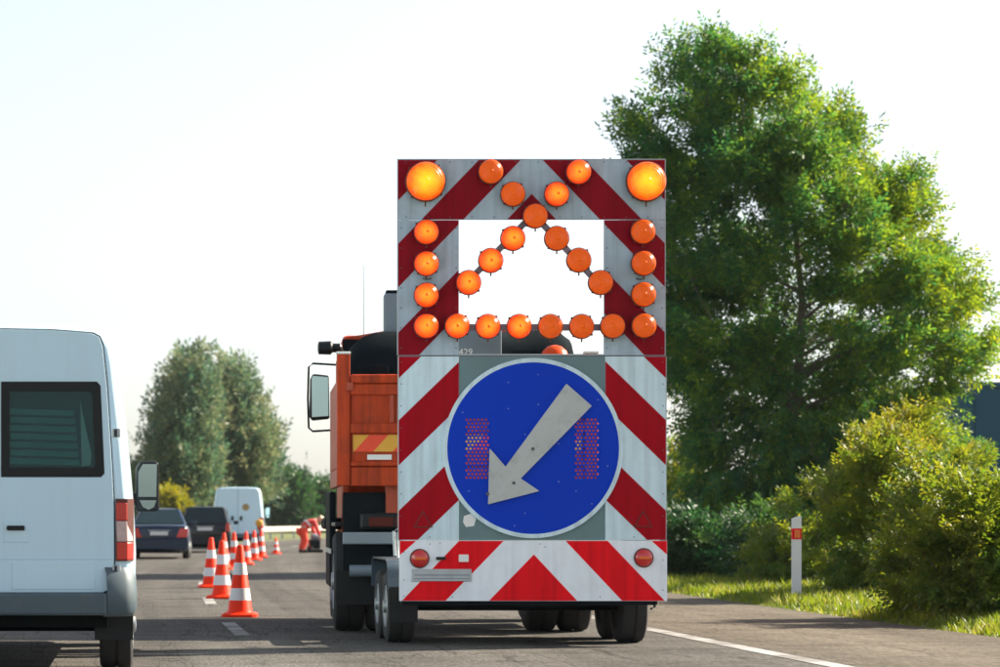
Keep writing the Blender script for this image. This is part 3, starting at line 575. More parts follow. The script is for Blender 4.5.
# ------------------------------------------------------------------ guard rail beyond the bend
gr = thing('guard_rail', 'pale steel guard rail running along the far bend behind the worker', 'guard rail', (0, 0, 0))
prof = [(0.0, 0.42), (0.03, 0.45), (0.09, 0.48), (0.09, 0.53), (0.03, 0.57), (0.03, 0.60), (0.09, 0.64), (0.09, 0.69), (0.03, 0.72), (0.0, 0.75), (-0.01, 0.75), (-0.01, 0.42)]
secs = []
for k in range(52):
    y = 60 + 4 * k; secs.append([(road_x(y) - 5.4 + a, y, z) for a, z in prof])
MB().loft(secs).build('beam', M['rail'], gr, smooth=40)
for k in range(52):
    y = 60.5 + 4 * k; x = road_x(y) - 5.5
    bx('post', M['galv'], gr, x - 0.06, x + 0.06, y - 0.04, y + 0.04, -0.1, 0.72)

# ------------------------------------------------------------------ wheels
def wheel(parent, x, y, r, w, side, name='wheel', rim=0.58, n=28):
    """tyre about the x axis with its outer face towards side (-1 left, +1 right); the rim is its sub-part"""
    h = w / 2; sh = r * 0.08
    pr = [(r * rim, -h * 0.8), (r * rim * 1.1, -h), (r - sh * 1.2, -h), (r - sh * 0.3, -h * 0.86), (r, -h * 0.6), (r, -h * 0.12), (r - 0.012, -h * 0.1), (r - 0.012, h * 0.1), (r, h * 0.12),
          (r, h * 0.6), (r - sh * 0.3, h * 0.86), (r - sh * 1.2, h), (r * rim * 1.1, h), (r * rim, h * 0.8)]
    t = MB().lathe(pr, (x, y, r), 'x', n).build(name, M['rubber'], parent, smooth=40)
    q = h * 0.92
    pr2 = [(r * rim * 1.04, q), (r * rim * 0.97, q + 0.012), (r * rim * 0.88, q - 0.02), (r * rim * 0.80, q - 0.07), (r * rim * 0.5, q - 0.05), (r * 0.2, q - 0.02), (r * 0.17, q + 0.03), (0.001, q + 0.035)]
    MB().lathe(pr2, (x, y, r), 'x', n, sgn=side).build('rim', M['rim'], t, smooth=40)
    return t

# ------------------------------------------------------------------ traffic cones
def make_cone(first=[None]):
    hgt = 0.83
    root = thing('traffic_cone', 'cone', 'cone', group='cones closing the right lane')
    b = MB(); s0, s1 = 0.20, 0.165
    def octo(s, z): return [(s * a, s * c, z) for a, c in ((-1, -.8), (-.8, -1), (.8, -1), (1, -.8), (1, .8), (.8, 1), (-.8, 1), (-1, .8))]
    b.loft([octo(s0, 0.0), octo(s0, 0.028), octo(s1, 0.05)]).build('base', M['cone_red'], root, smooth=25)
    def rad(z): return 0.145 + (0.036 - 0.145) * (z - 0.045) / (hgt - 0.045)
    MB().lathe([(rad(0.045) + 0.012, 0.045), (rad(0.07), 0.075), (rad(hgt - 0.02), hgt - 0.02), (0.028, hgt - 0.002), (0.022, hgt), (0.018, hgt - 0.03)], (0, 0, 0), 'z', 24).build('body', M['cone_red'], root, smooth=50)
    for z0, z1 in ((0.19, 0.33), (0.485, 0.625)):
        MB().lathe([(rad(z0) + 0.001, z0), (rad(z0) + 0.004, z0), (rad(z1) + 0.004, z1), (rad(z1) + 0.001, z1)], (0, 0, 0), 'z', 24).build('white_sleeve', M['cone_white'], root, smooth=50)
    return root
cone0 = make_cone(); first = True
CONES = [(240, 29.0, 1.0, 'nearest and largest orange and white traffic cone, beside the lane dashes'),
         (222, 35.8, 1.0, 'second nearest traffic cone, partly hidden by the nearest one'),
         (211, 41.5, 1.0, 'leftmost traffic cone of the row, third from the front'),
         (224, 57.0, 1.0, 'far traffic cone just behind the three front cones, in front of the people carrier'),
         (234, 59.5, 1.0, 'slim far traffic cone right of the people carrier'),
         (246, 63.0, 1.0, 'far traffic cone in front of the middle of the white delivery van'),
         (254, 70.0, 1.0, 'far traffic cone at the right rear corner of the white delivery van'),
         (261, 75.0, 1.0, 'far traffic cone under the yellow warning lamp'),
         (276, 83.0, 0.64, 'small short traffic cone standing alone left of the worker')]
for px, Y, s, lb in CONES:
    o = cone0 if first else copy_tree(cone0); first = False
    o.location = ((px - PX) * Y / F, Y, 0.006); o.scale = (s ** 0.5, s ** 0.5, s); o.rotation_euler.z = random.uniform(-0.35, 0.35); o['label'] = lb
    if Y == 41.5: o.rotation_euler.x = 0.02
# warning lamp clipped on a cone
px, Y = 261, 75.0
wl = thing('warning_lamp', 'small round yellow warning lamp on top of a far cone', 'lamp', ((px - 2 - PX) * Y / F, Y, 0.83))
bx('battery_case', M['orange_dark'], wl, -0.06, 0.06, -0.05, 0.05, 0.0, 0.10, 0.01)
MB().lathe([(0.11, 0.0), (0.115, 0.03), (0.10, 0.055), (0.05, 0.07), (0.001, 0.075)], (0, 0.0, 0.205), 'y', 18, sgn=-1).build('lens', M['yellow_reflect'], wl, smooth=50)

# ------------------------------------------------------------------ worker and compactor
def skin(name, pts, edges, mat, parent, grow=0.0, sub=2):
    keys = list(pts); me = bpy.data.meshes.new(name); me.from_pydata([pts[k][:3] for k in keys], [(keys.index(a), keys.index(b)) for a, b in edges], [])
    o = bpy.data.objects.new(name, me); C.objects.link(o); o.parent = parent
    o.modifiers.new('skin', 'SKIN'); s = o.modifiers.new('sub', 'SUBSURF'); s.levels = sub; s.render_levels = sub
    if not me.skin_vertices:
        bm = bmesh.new(); bm.from_mesh(me); bm.verts.layers.skin.new(); bm.to_mesh(me); bm.free()
    for i, k in enumerate(keys):
        r = pts[k][3] + grow; me.skin_vertices[0].data[i].radius = (r, r)
        me.skin_vertices[0].data[i].use_root = (i == 0)
    me.materials.append(mat); return o
Yw = 86.0
per = thing('person', 'worker in orange work clothes bending forward over a small dark machine', 'person', ((302 - PX) * Yw / F, Yw, 0.0), 0.25)
J = {'pelvis': (0, 0, .82, .14), 'spine': (.18, 0, .97, .14), 'chest': (.36, 0, 1.08, .15), 'neck': (.50, 0, 1.13, .06), 'head': (.60, 0, 1.15, .085), 'crown': (.69, 0, 1.17, .08)}
E = [('pelvis', 'spine'), ('spine', 'chest'), ('chest', 'neck'), ('neck', 'head'), ('head', 'crown')]
for s, q in ((1, 'l'), (-1, 'r')):
    J.update({q + 'hip': (.0, s * .11, .74, .10), q + 'knee': (.10, s * .14, .45, .07), q + 'ankle': (-.03, s * .15, .09, .045), q + 'toe': (.15, s * .16, .045, .04),
              q + 'shoulder': (.38, s * .20, 1.06, .07), q + 'elbow': (.47, s * .25, .80, .048), q + 'wrist': (.58, s * .20, .58, .032), q + 'palm': (.62, s * .18, .50, .034)})
    E += [('pelvis', q + 'hip'), (q + 'hip', q + 'knee'), (q + 'knee', q + 'ankle'), (q + 'ankle', q + 'toe'), ('chest', q + 'shoulder'), (q + 'shoulder', q + 'elbow'), (q + 'elbow', q + 'wrist'), (q + 'wrist', q + 'palm')]
    for f in range(4):
        y = s * (.205 - .018 * f); ln = (.055, .065, .07, .06)[f]
        J[q + 'f%d' % f] = (.63, y, .50 - ln, .010); J[q + 'g%d' % f] = (.60, y, .48 - ln, .008)
        E += [(q + 'palm', q + 'f%d' % f), (q + 'f%d' % f, q + 'g%d' % f)]
    J[q + 't'] = (.60, s * .13, .47, .010); E.append((q + 'palm', q + 't'))
skin('body', J, E, M['skin'], per)
sub = lambda ks: {k: J[k] for k in ks}
jk = ['pelvis', 'spine', 'chest', 'neck', 'lshoulder', 'lelbow', 'lwrist', 'rshoulder', 'relbow', 'rwrist']
skin('jacket', sub(jk), [e for e in E if e[0] in jk and e[1] in jk], M['hivis_dark'], per, 0.022)
MB().lathe([(0.176, -0.03), (0.180, 0.0), (0.176, 0.03)], (0, 0, 0), 'x', 18).build('reflective_band', M['white_reflect'], per, smooth=60, loc=(.20, 0, .985)).rotation_euler = (0, -0.62, 0)
tk = ['pelvis', 'lhip', 'lknee', 'lankle', 'rhip', 'rknee', 'rankle']
skin('trousers', sub(tk), [e for e in E if e[0] in tk and e[1] in tk], M['hivis'], per, 0.018)
for q in 'lr': skin('boot', sub([q + 'ankle', q + 'toe']), [(q + 'ankle', q + 'toe')], M['boot'], per, 0.012)
MB().lathe([(0.105, 0.0), (0.10, 0.05), (0.075, 0.09), (0.03, 0.11), (0.001, 0.113)], (0, 0, 0), 'x', 16).build('cap', M['helmet'], per, smooth=60, loc=(.66, 0, 1.18))
cmp_ = thing('plate_compactor', 'small dark wheeled road machine in front of the bending worker', 'machine', ((309 - PX) * Yw / F, Yw + 0.15, 0.0), 0.2)
bx('base_plate', M['dark'], cmp_, -0.30, 0.45, -0.25, 0.25, 0.0, 0.12, 0.03)
bx('engine', M['dark'], cmp_, 0.02, 0.38, -0.18, 0.18, 0.13, 0.45, 0.04)
MB().lathe([(0.12, -0.13), (0.13, -0.1), (0.13, 0.1), (0.12, 0.13)], (0.22, 0, 0.53), 'x', 14).build('fuel_tank', M['grey_paint'], cmp_, smooth=40)
MB().tube([(0.0, -0.2, 0.15), (-0.1, -0.2, 0.5), (0.0, -0.2, 0.74), (0.0, 0.2, 0.74), (-0.1, 0.2, 0.5), (0.0, 0.2, 0.15)], 0.016, 8).build('handle', M['orange_dark'], cmp_, smooth=50)
for s in (-1, 1): wheel(cmp_, 0.05, s * 0.2, 0.10, 0.06, s)

# ------------------------------------------------------------------ vans
def van_profile(hs=1.0):
    half = [(0.84, 0.46), (0.965, 0.52), (1.0, 0.70), (1.003, 0.86), (0.985, 1.22), (0.938, 1.75), (0.875, 2.26), (0.855, 2.36), (0.815, 2.435), (0.73, 2.475), (0.45, 2.497), (0.0, 2.505)]
    pts = half + [(-x, z) for x, z in half[-2::-1]]
    return [(x, 0.46 + (z - 0.46) * hs) for x, z in pts]
def make_van(name, label, cat, loc, near=True, hs=1.0, rz=0.0):
    root = thing(name, label, cat, loc, rz); pr = van_profile(hs)
    def sec(y, inset, zc=None, hk=1.0):
        out = []
        for x, z in pr:
            k = 1 - inset / 1.0; zz = 0.46 + (z - 0.46) * hk - (inset * 0.6 if z > 1.5 else 0); out.append((x * k, y, zz))
        return out
    secs = [sec(0.0, 0.075), sec(0.015, 0.05), sec(0.05, 0.022), sec(0.11, 0.004), sec(0.2, 0.0), sec(1.5, 0.0), sec(3.2, 0.0), sec(3.7, 0.02, hk=0.99), sec(4.1, 0.04, hk=0.93), sec(4.75, 0.05, hk=0.50), sec(5.25, 0.07, hk=0.40), sec(5.45, 0.16, hk=0.30)]
    MB().loft(secs).build('body', M['van_white'], root, smooth=35)
    zf = lambda z: 0.46 + (z - 0.46) * hs
    def leaf(s):
        # outline of one rear door leaf and its window opening
        o = [(0.006, 0.60), (0.77, 0.60), (0.82, 0.625), (0.843, 0.68), (0.848, 0.85), (0.846, 1.20), (0.835, 1.45), (0.795, 2.05), (0.765, 2.34), (0.74, 2.405), (0.69, 2.43), (0.40, 2.452), (0.006, 2.46)]
        w = [(0.035, 1.415), (0.755, 1.415), (0.778, 1.44), (0.750, 2.06), (0.725, 2.088), (0.035, 2.088)]
        o = [(s * x, zf(z)) for x, z in o]; w = [(s * x, zf(z)) for x, z in w]
        MB().prism([(x + s * (0.009 if abs(x) > 0.01 else -0.004), z + (0.009 if z > 1.5 else -0.009)) for x, z in o], -0.010, 0.004).build('door_seal', M['seal'], root)
        d = MB(); dm = 0.026
        if near:
            a = [o[0], o[1], o[2], o[3], o[4], o[5], o[6], w[2], w[1], w[0]]                      # below the window
            b = [o[6], o[7], w[3], w[2]]; b2 = [o[7], o[8], o[9], o[10], o[11], o[12], w[5], w[4], w[3]]; c = [o[12], o[0], w[0], w[5]]
            for q in (a, b, b2, c): d.add([(x, -dm, z) for x, z in q], [tuple(range(len(q)))])
            rim = [o, w[::-1]]
            for lp in rim:
                for i in range(len(lp)):
                    p, q = lp[i], lp[(i + 1) % len(lp)]
                    d.add([(p[0], -dm, p[1]), (q[0], -dm, q[1]), (q[0], -0.011, q[1]), (p[0], -0.011, p[1])], [(0, 1, 2, 3)])
        else: d.prism(o, -dm, -0.011)
        dr = d.build('rear_door', M['van_white'], root, bevel=0.004)
        if near:
            cx, cz = s * 0.396, (w[0][1] + w[4][1]) / 2
            def sh(k1, k2): return [(cx + (x - cx) * k1, cz + (z - cz) * k2) for x, z in w]
            fr = MB(); inn = sh(0.83, 0.80); outr = sh(0.995, 0.995)
            for i in range(6):
                p, q = outr[i], outr[(i + 1) % 6]; p2, q2 = inn[i], inn[(i + 1) % 6]
                fr.add([(p[0], -0.030, p[1]), (q[0], -0.030, q[1]), (q2[0], -0.030, q2[1]), (p2[0], -0.030, p2[1]), (p2[0], -0.012, p2[1]), (q2[0], -0.012, q2[1])], [(0, 1, 2, 3), (3, 2, 5, 4)])
            fr.build('window_frame', M['black_plastic'], dr)
            MB().prism(sh(0.99, 0.99), -0.0108, -0.0102).build('window_back', M['seal'], dr)
            MB().prism(sh(0.84, 0.81), -0.027, -0.025).build('window_glass', M['glass'], dr)
            nsl = 7
            for k in range(nsl):
                z = zf(1.50 + 0.058 * k + 0.01); dx = 0.012 * (k % 2)
                zt = 0.012
                MB().add([(s * (0.09 + dx), -0.020, z), (s * (0.60 - 0.006 * k), -0.020, z - zt), (s * (0.60 - 0.006 * k), -0.013, z + 0.040 - zt), (s * (0.09 + dx), -0.013, z + 0.043)], [(0, 1, 2, 3)]).build('blind_slat', M['slat'], dr)
            MB().add([(s * 0.615, -0.018, zf(1.49)), (s * 0.68, -0.018, zf(1.50)), (s * 0.685, -0.018, zf(1.58)), (s * 0.64, -0.018, zf(1.78)), (s * 0.605, -0.018, zf(1.96))], [(0, 1, 2, 3, 4)]).build('curtain', M['pale_curtain'], dr)  # pale patch added for the light glimpsed through the van
            # crease lines, lower skin, handle, hinges
            ls = MB().prism([(s * 0.115, 0.625), (s * 0.70, 0.625), (s * 0.71, 0.64), (s * 0.71, 0.825), (s * 0.115, 0.825)], -0.031, -dm - 0.0005).build('lower_skin', M['van_white'], dr, bevel=0.006)
            MB().box(*sorted((s * 0.012, s * 0.842)), -0.030, -dm - 0.0006, 0.842, 0.850).build('crease', M['van_white'], dr, bevel=0.003)
            if s > 0:
                MB().box(0.055, 0.235, -0.030, -dm - 0.0004, 0.965, 1.125).build('handle_recess', M['van_white'], dr, bevel=0.008)
                MB().box(0.075, 0.205, -0.050, -0.0302, 1.05, 1.085).build('handle', M['black_plastic'], dr, bevel=0.008)
            for z in (1.755, 0.77):
                MB().box(*sorted((s * 0.835, s * 0.895)), -0.040, -dm - 0.0004, z - 0.035, z + 0.03).build('hinge', M['galv'], dr, bevel=0.008)
                MB().box(*sorted((s * 0.85, s * 0.87)), -0.046, -0.0405, z - 0.03, z + 0.025).build('hinge_pin', M['seal'], dr, bevel=0.004)
        return dr
    dR = leaf(1); dL = leaf(-1)
    for s in (1, -1):
        tl = MB()
        for i, (z0, z1, mt) in enumerate(((0.83, 0.955, 'lens_red'), (0.957, 1.105, 'lens_clear'), (1.107, 1.235, 'lens_red'))):
            k = lambda z: 0.862 + (1.0 - z) * 0.01
            q = [(0.868, -0.028), (0.945, -0.02), (0.985, 0.03), (0.994, 0.12), (0.86, 0.12)]
            se = [[(s * (x - 0.006 * (z > 1.0)), y, zf(z)) for x, y in q] for z in (z0, z1)]
            MB().loft(se).build('tail_light', M[mt], root, bevel=0.008)
        q = [(0.862, -0.022), (0.945, -0.014), (0.988, 0.035), (0.990, 0.11), (0.86, 0.11)]
        MB().loft([[(s * x, y, zf(z)) for x, y in q] for z in (0.822, 1.262)]).build('light_housing', M['lamp_rim'], root)
        # bumper corner
        qc = [(0.80, -0.10), (0.93, -0.085), (0.995, -0.02), (1.012, 0.22), (0.80, 0.22)]
        se = [[(s * (x + dx), y + dy, z) for x, y in qc] for z, dx, dy in ((0.43, -0.03, 0.03), (0.47, 0, 0), (0.62, 0.0, 0.0), (0.74, -0.008, 0.035), (0.785, -0.02, 0.07))]
        MB().loft(se).build('bumper_corner', M['plastic'], root, smooth=45)
        wheel(root, s * 0.857, 0.95, 0.335, 0.25, s); wheel(root, s * 0.857, 4.55, 0.335, 0.22, s)
        bx('mudflap', M['black_plastic'], root, *sorted((s * 0.70, s * 0.985)), 0.42, 0.44, 0.24, 0.50)
        # wing mirror
        mr = MB(); mq = [(0.995, 0.0), (1.19, 0.0), (1.205, 0.03), (1.20, 0.42), (1.185, 0.445), (1.03, 0.445), (0.995, 0.38)]
        mo = mr.prism([(s * x, 1.20 + z) for x, z in mq], 4.12, 4.26).build('wing_mirror', M['black_plastic'], root, bevel=0.02)
        MB().prism([(s * x, 1.20 + z) for x, z in [(1.02, 0.13), (1.18, 0.13), (1.185, 0.42), (1.06, 0.42), (1.02, 0.35)]], 4.112, 4.1195).build('mirror_glass', M['mirror'], mo)
        MB().prism([(s * x, 1.20 + z) for x, z in [(1.03, 0.10), (1.18, 0.10), (1.16, 0.04), (1.11, 0.015), (1.06, 0.04)]], 4.112, 4.1195).build('mirror_glass', M['mirror'], mo)
        bx('mirror_arm', M['black_plastic'], mo, *sorted((s * 0.92, s * 1.02)), 4.18, 4.24, 1.26, 1.36)
    MB().prism([(-0.80, 0.44), (0.80, 0.44), (0.80, 0.60), (-0.80, 0.60)], -0.11, 0.22).build('bumper', M['plastic'], root, bevel=0.02)
    bx('underbody', M['dark'], root, -0.80, 0.80, 0.25, 5.0, 0.34, 0.50)
    MB().tube([(-0.75, 0.95, 0.33), (0.75, 0.95, 0.33)], 0.05, 10).build('axle', M['dark'], root, smooth=50)
    MB().tube([(-0.7, 0.32, 0.37), (0.48, 0.32, 0.355)], 0.018, 8).build('tow_bar', M['galv'], root, smooth=50)
    MB().tube([(0.62, 0.2, 0.41), (0.62, 0.6, 0.41)], 0.03, 10).build('exhaust', M['dark'], root, smooth=50)
    bx('windscreen', M['car_glass'], root, -0.7, 0.7, 4.2, 4.3, 1.5, 1.9)
    return root
van = make_van('white_van', 'tall white panel van with a dark rear window, close on the left', 'van', (-1.035, 18.03, 0.0), hs=1.02)
fvan = make_van('delivery_van', 'far white delivery van with a tan emblem on its plain rear doors', 'van', ((238 - PX) * 97 / F, 97.0, 0.0), near=False, hs=0.95, rz=-R(3.5))
MB().lathe([(0.14, 0.0), (0.13, 0.003), (0.001, 0.004)], (0, 0, 0), 'y', 20, sgn=-1).build('emblem', M['brown_mark'], fvan, loc=(0.30, -0.027, 1.62))
for x in (-0.22, 0.12): bx('handle', M['black_plastic'], fvan, x - 0.05, x + 0.05, -0.05, -0.0265, 1.10, 1.28, 0.01)

# ------------------------------------------------------------------ cars ahead
def make_car(name, label, loc, paint, sedan, rz):
    root = thing(name, label, 'car', loc, rz); W2 = 0.87 if sedan else 0.90
    # lower body: rounded sections along the length
    def bsec(y, hw, z0, z1, tz=0.0):
        h = [(hw * 0.86, z0), (hw * 0.97, z0 + 0.08), (hw, z0 + 0.30), (hw * 0.995, (z0 + z1) / 2 + 0.08), (hw * 0.95, z1 - 0.06), (hw * 0.86, z1), (0, z1 + 0.015)]
        h = h + [(-x, z) for x, z in h[-2::-1]]; return [(x, y, z) for x, z in h]
    zt = 0.98 if sedan else 1.0
    secs = [bsec(0.0, W2 * 0.90, 0.36, zt - 0.10), bsec(0.04, W2 * 0.95, 0.28, zt - 0.03), bsec(0.14, W2 * 0.985, 0.22, zt), bsec(0.5, W2, 0.2, zt + 0.01), bsec(2.2, W2, 0.2, zt - 0.02), bsec(3.4, W2 * 0.99, 0.2, zt - 0.05),
            bsec(4.2, W2 * 0.95, 0.22, zt - 0.22), bsec(4.45, W2 * 0.85, 0.3, zt - 0.35)]
    MB().loft(secs).build('body', paint, root, smooth=40)
    # cabin
    roof = 1.47 if sedan else 1.60
    yb0, yb1, yf1, yf0 = (0.62, 1.25, 2.6, 3.4) if sedan else (0.06, 0.40, 2.5, 3.5)
    wb, wt = W2 * 0.90, W2 * (0.66 if sedan else 0.72)
    def csec(y, w, z): return [(-w, y, z), (w, y, z)]
    v = [(-wb, yb0, zt), (wb, yb0, zt), (wb, yf0, zt - 0.04), (-wb, yf0, zt - 0.04), (-wt, yb1, roof - 0.03), (wt, yb1, roof - 0.03), (wt, yf1, roof - 0.03), (-wt, yf1, roof - 0.03)]
    MB().add(v, [(3, 2, 1, 0), (4, 5, 6, 7), (0, 1, 5, 4), (1, 2, 6, 5), (2, 3, 7, 6), (3, 0, 4, 7)]).build('cabin', paint, root, bevel=0.05)
    MB().add([(-wt * 0.9, yb1 + 0.02, roof - 0.025), (wt * 0.9, yb1 + 0.02, roof - 0.025), (wt * 0.9, yf1 - 0.1, roof - 0.025), (-wt * 0.9, yf1 - 0.1, roof - 0.025),
              (-wt * 0.6, yb1 + 0.3, roof), (wt * 0.6, yb1 + 0.3, roof), (wt * 0.6, yf1 - 0.4, roof), (-wt * 0.6, yf1 - 0.4, roof)],
             [(4, 5, 6, 7), (0, 1, 5, 4), (1, 2, 6, 5), (2, 3, 7, 6), (3, 0, 4, 7)]).build('roof', paint, root, smooth=60)
    # windows: slabs lying on the sloping faces of the cabin
    def slab(name, a, b, c, d, mat, k=0.9, th=0.012):
        pts = [Vector(p) for p in (a, b, c, d)]; ce = sum(pts, Vector()) / 4; nrm = (pts[1] - pts[0]).cross(pts[3] - pts[0]).normalized()
        q = [ce + (p - ce) * k for p in pts]
        MB().loft([[p - nrm * 0.004 for p in q], [p + nrm * th for p in q]]).build(name, mat, root)
    slab('rear_window', v[0], v[1], v[5], v[4], M['car_glass'], 0.86)
    slab('side_window', v[1], v[2], v[6], v[5], M['car_glass'], 0.84); slab('side_window', v[3], v[0], v[4], v[7], M['car_glass'], 0.84)
    slab('windscreen', v[2], v[3], v[7], v[6], M['car_glass'], 0.88)
    for s in (-1, 1):
        if sedan: q = [(0.50, 0.62), (0.80, 0.62), (0.845, 0.78), (0.82, 0.88), (0.60, 0.88)]
        else: q = [(0.70, 0.72), (0.84, 0.72), (0.85, 0.98), (0.80, 1.02), (0.72, 1.0)]
        MB().prism([(s * x, z) for x, z in q], -0.02, 0.12).build('tail_light', M['lens_red'], root, bevel=0.012)
        wheel(root, s * (W2 - 0.105), 0.85, 0.31, 0.20, s); wheel(root, s * (W2 - 0.105), 3.55, 0.31, 0.20, s)
        bx('door_handle', paint, root, *sorted((s * (W2 - 0.01), s * (W2 + 0.02))), 1.6, 1.78, 0.82, 0.86)
        mo = bx('wing_mirror', paint, root, *sorted((s * (W2 - 0.02), s * (W2 + 0.17))), 2.85, 2.95, 0.97, 1.10, 0.03)
    MB().prism([(-W2 * 0.93, 0.27), (W2 * 0.93, 0.27), (W2 * 0.97, 0.40), (W2 * 0.97, 0.57), (-W2 * 0.97, 0.57), (-W2 * 0.97, 0.40)], -0.07, 0.35).build('bumper', paint, root, bevel=0.035)
    zp = 0.74 if sedan else 0.82
    bx('number_plate', M['plate_white'], root, -0.26, 0.26, -0.03, 0.012, zp - 0.055, zp + 0.055, 0.004)
    bx('boot_strip', M['galv'], root, -0.32, 0.32, -0.026, 0.012, zp + 0.075, zp + 0.095, 0.003)
    bx('exhaust_shadow_pan', M['dark'], root, -W2 * 0.7, W2 * 0.7, 0.2, 4.0, 0.17, 0.22)  # dark pan along the underside of the car
    if sedan: MB().tube([(0.0, 1.5, roof - 0.02), (0.0, 1.25, roof + 0.22)], 0.006, 6).build('aerial', M['black_plastic'], root)
    return root
make_car('sedan_car', 'dark navy saloon car ahead in the left lane, just past the van mirror', ((159 - PX) * 72 / F, 72.0, 0), M['navy'], True, -R(2.0))
make_car('people_carrier', 'dark people carrier between the navy saloon and the far white van', ((205 - PX) * 86 / F, 86.0, 0), M['charcoal'], False, -R(4.0))

# ------------------------------------------------------------------ orange truck
TX, TY = 3.22, 24.6
trk = thing('orange_truck', 'orange tipper truck towing the striped trailer, mostly hidden behind it', 'truck', (TX, TY, 0), -R(2.6))
hw = 1.27
bx('chassis_rail', M['dark'], trk, -0.45, -0.33, 0.1, 4.4, 0.80, 1.05); bx('chassis_rail', M['dark'], trk, 0.33, 0.45, 0.1, 4.4, 0.80, 1.05)
bx('load_floor', M['orange_dark'], trk, -hw + 0.02, hw - 0.02, 0.06, 2.45, 1.50, 1.63)
bx('side_wall', M['orange'], trk, -hw, -hw + 0.06, 0.115, 2.5, 1.64, 2.52, 0.01); bx('side_wall', M['orange'], trk, hw - 0.06, hw, 0.115, 2.5, 1.64, 2.52, 0.01)
bx('front_wall', M['orange'], trk, -hw + 0.062, hw - 0.062, 2.42, 2.5, 1.64, 2.85, 0.01)
tg = bx('tailgate', M['orange'], trk, -hw + 0.125, hw - 0.125, 0.03, 0.08, 1.65, 2.50, 0.008)
bx('top_lip', M['orange'], tg, -hw + 0.125, hw - 0.125, -0.03, 0.10, 2.47, 2.56, 0.02)
bx('upper_rib', M['orange'], tg, -hw + 0.125, hw - 0.125, -0.012, 0.029, 2.36, 2.465, 0.008)
bx('middle_rib', M['orange'], tg, -hw + 0.125, hw - 0.125, -0.015, 0.029, 1.98, 2.08, 0.01)
bx('lower_rib', M['orange'], tg, -hw + 0.125, hw - 0.125, -0.015, 0.029, 1.655, 1.70, 0.01)
for k in range(4): bx('stiffener', M['orange_dark'], tg, -0.76 + 0.5 * k, -0.72 + 0.5 * k, -0.010, 0.029, 2.085, 2.355, 0.006)
# diagonal reflective tape on the tailgate
rect0 = [(-hw + 0.15, 1.80), (hw - 0.15, 1.80), (hw - 0.15, 1.965), (-hw + 0.15, 1.965)]
for k in range(14):
    x = -1.3 + 0.19 * k; q = clip(rect0, -1, 0.9, -(x - 0.9 * 1.80)); q = clip(q, 1, -0.9, x + 0.19 - 0.9 * 1.80)
    if len(q) > 2: MB().prism(q, 0.022, 0.0288).build('reflective_tape', M['orange_reflect' if k % 2 else 'yellow_reflect'], tg)
bx('white_reflector', M['white_reflect'], tg, -0.98, -0.74, 0.016, 0.0288, 1.72, 1.77)
for s in (-1, 1):
    po = bx('corner_post', M['orange'], trk, *sorted((s * (hw - 0.12), s * (hw + 0.01))), -0.02, 0.11, 1.46, 2.76, 0.012)
    bx('post_cap', M['white_reflect'], po, *sorted((s * (hw - 0.125), s * (hw + 0.015))), -0.025, 0.115, 2.761, 2.785, 0.006)
    bx('hinge', M['orange_dark'], po, *sorted((s * (hw - 0.15), s * (hw - 0.08))), -0.05, -0.021, 2.40, 2.48, 0.006)
bx('rear_sill', M['orange'], trk, -hw + 0.125, hw - 0.125, 0.0, 0.059, 1.46, 1.648, 0.01)
bx('side_sill', M['orange_dark'], trk, -hw, -hw + 0.05, 0.115, 2.5, 1.46, 1.638, 0.01); bx('side_sill', M['orange_dark'], trk, hw - 0.05, hw, 0.115, 2.5, 1.46, 1.638, 0.01)
for x in (-0.72, 0.72): bx('tipper_bracket', M['orange_dark'], trk, x - 0.07, x + 0.07, 0.12, 0.3, 1.18, 1.498, 0.01)
bx('rear_panel', M['dark'], trk, -hw + 0.06, hw - 0.06, 0.22, 0.26, 0.62, 1.40)
lb = bx('lamp_bar', M['black_plastic'], trk, -1.05, 1.05, 0.10, 0.215, 1.03, 1.20, 0.03)
for s in (-1, 1):
    bx('tail_light', M['lens_dim'], lb, *sorted((s * 0.72, s * 0.96)), 0.085, 0.0995, 1.06, 1.15, 0.01)
    bx('indicator', M['lens_dim'], lb, *sorted((s * 0.55, s * 0.70)), 0.085, 0.0995, 1.06, 1.15, 0.01)
bx('bumper_bar', M['bumper_grey'], trk, -hw + 0.05, hw - 0.05, 0.02, 0.098, 0.885, 1.005, 0.012)
MB().tube([(-1.15, 0.12, 0.62), (1.15, 0.12, 0.62)], 0.06, 12).build('underrun_tube', M['grey_paint'], trk, smooth=50)
bx('plate_holder', M['dark'], trk, -0.75, -0.25, 0.18, 0.218, 0.72, 0.84, 0.01)
for s in (-1, 1):
    for dx in (1.135, 0.80): wheel(trk, s * dx, 0.85, 0.50, 0.31, s)
    wheel(trk, s * 1.06, 3.55, 0.50, 0.34, s)
    bx('mudflap', M['black_plastic'], trk, *sorted((s * 0.62, s * (hw + 0.01))), 0.27, 0.29, 0.28, 0.62)
    # side skirts with bright edge trims, following the side of the truck
    bx('side_guard', M['dark'], trk, *sorted((s * (hw - 0.03), s * (hw + 0.035))), 1.55, 2.9, 0.42, 1.42, 0.02)
    bx('fender', M['dark'], trk, *sorted((s * (hw - 0.25), s * (hw + 0.05))), 2.95, 4.25, 1.02, 1.15, 0.03)
    bx('guard_trim', M['galv'], trk, *sorted((s * (hw + 0.036), s * (hw + 0.046))), 0.9, 2.9, 0.78, 0.83)
    bx('rear_fender', M['black_plastic'], trk, *sorted((s * (hw - 0.48), s * (hw + 0.02))), 0.30, 1.45, 1.06, 1.10, 0.01)
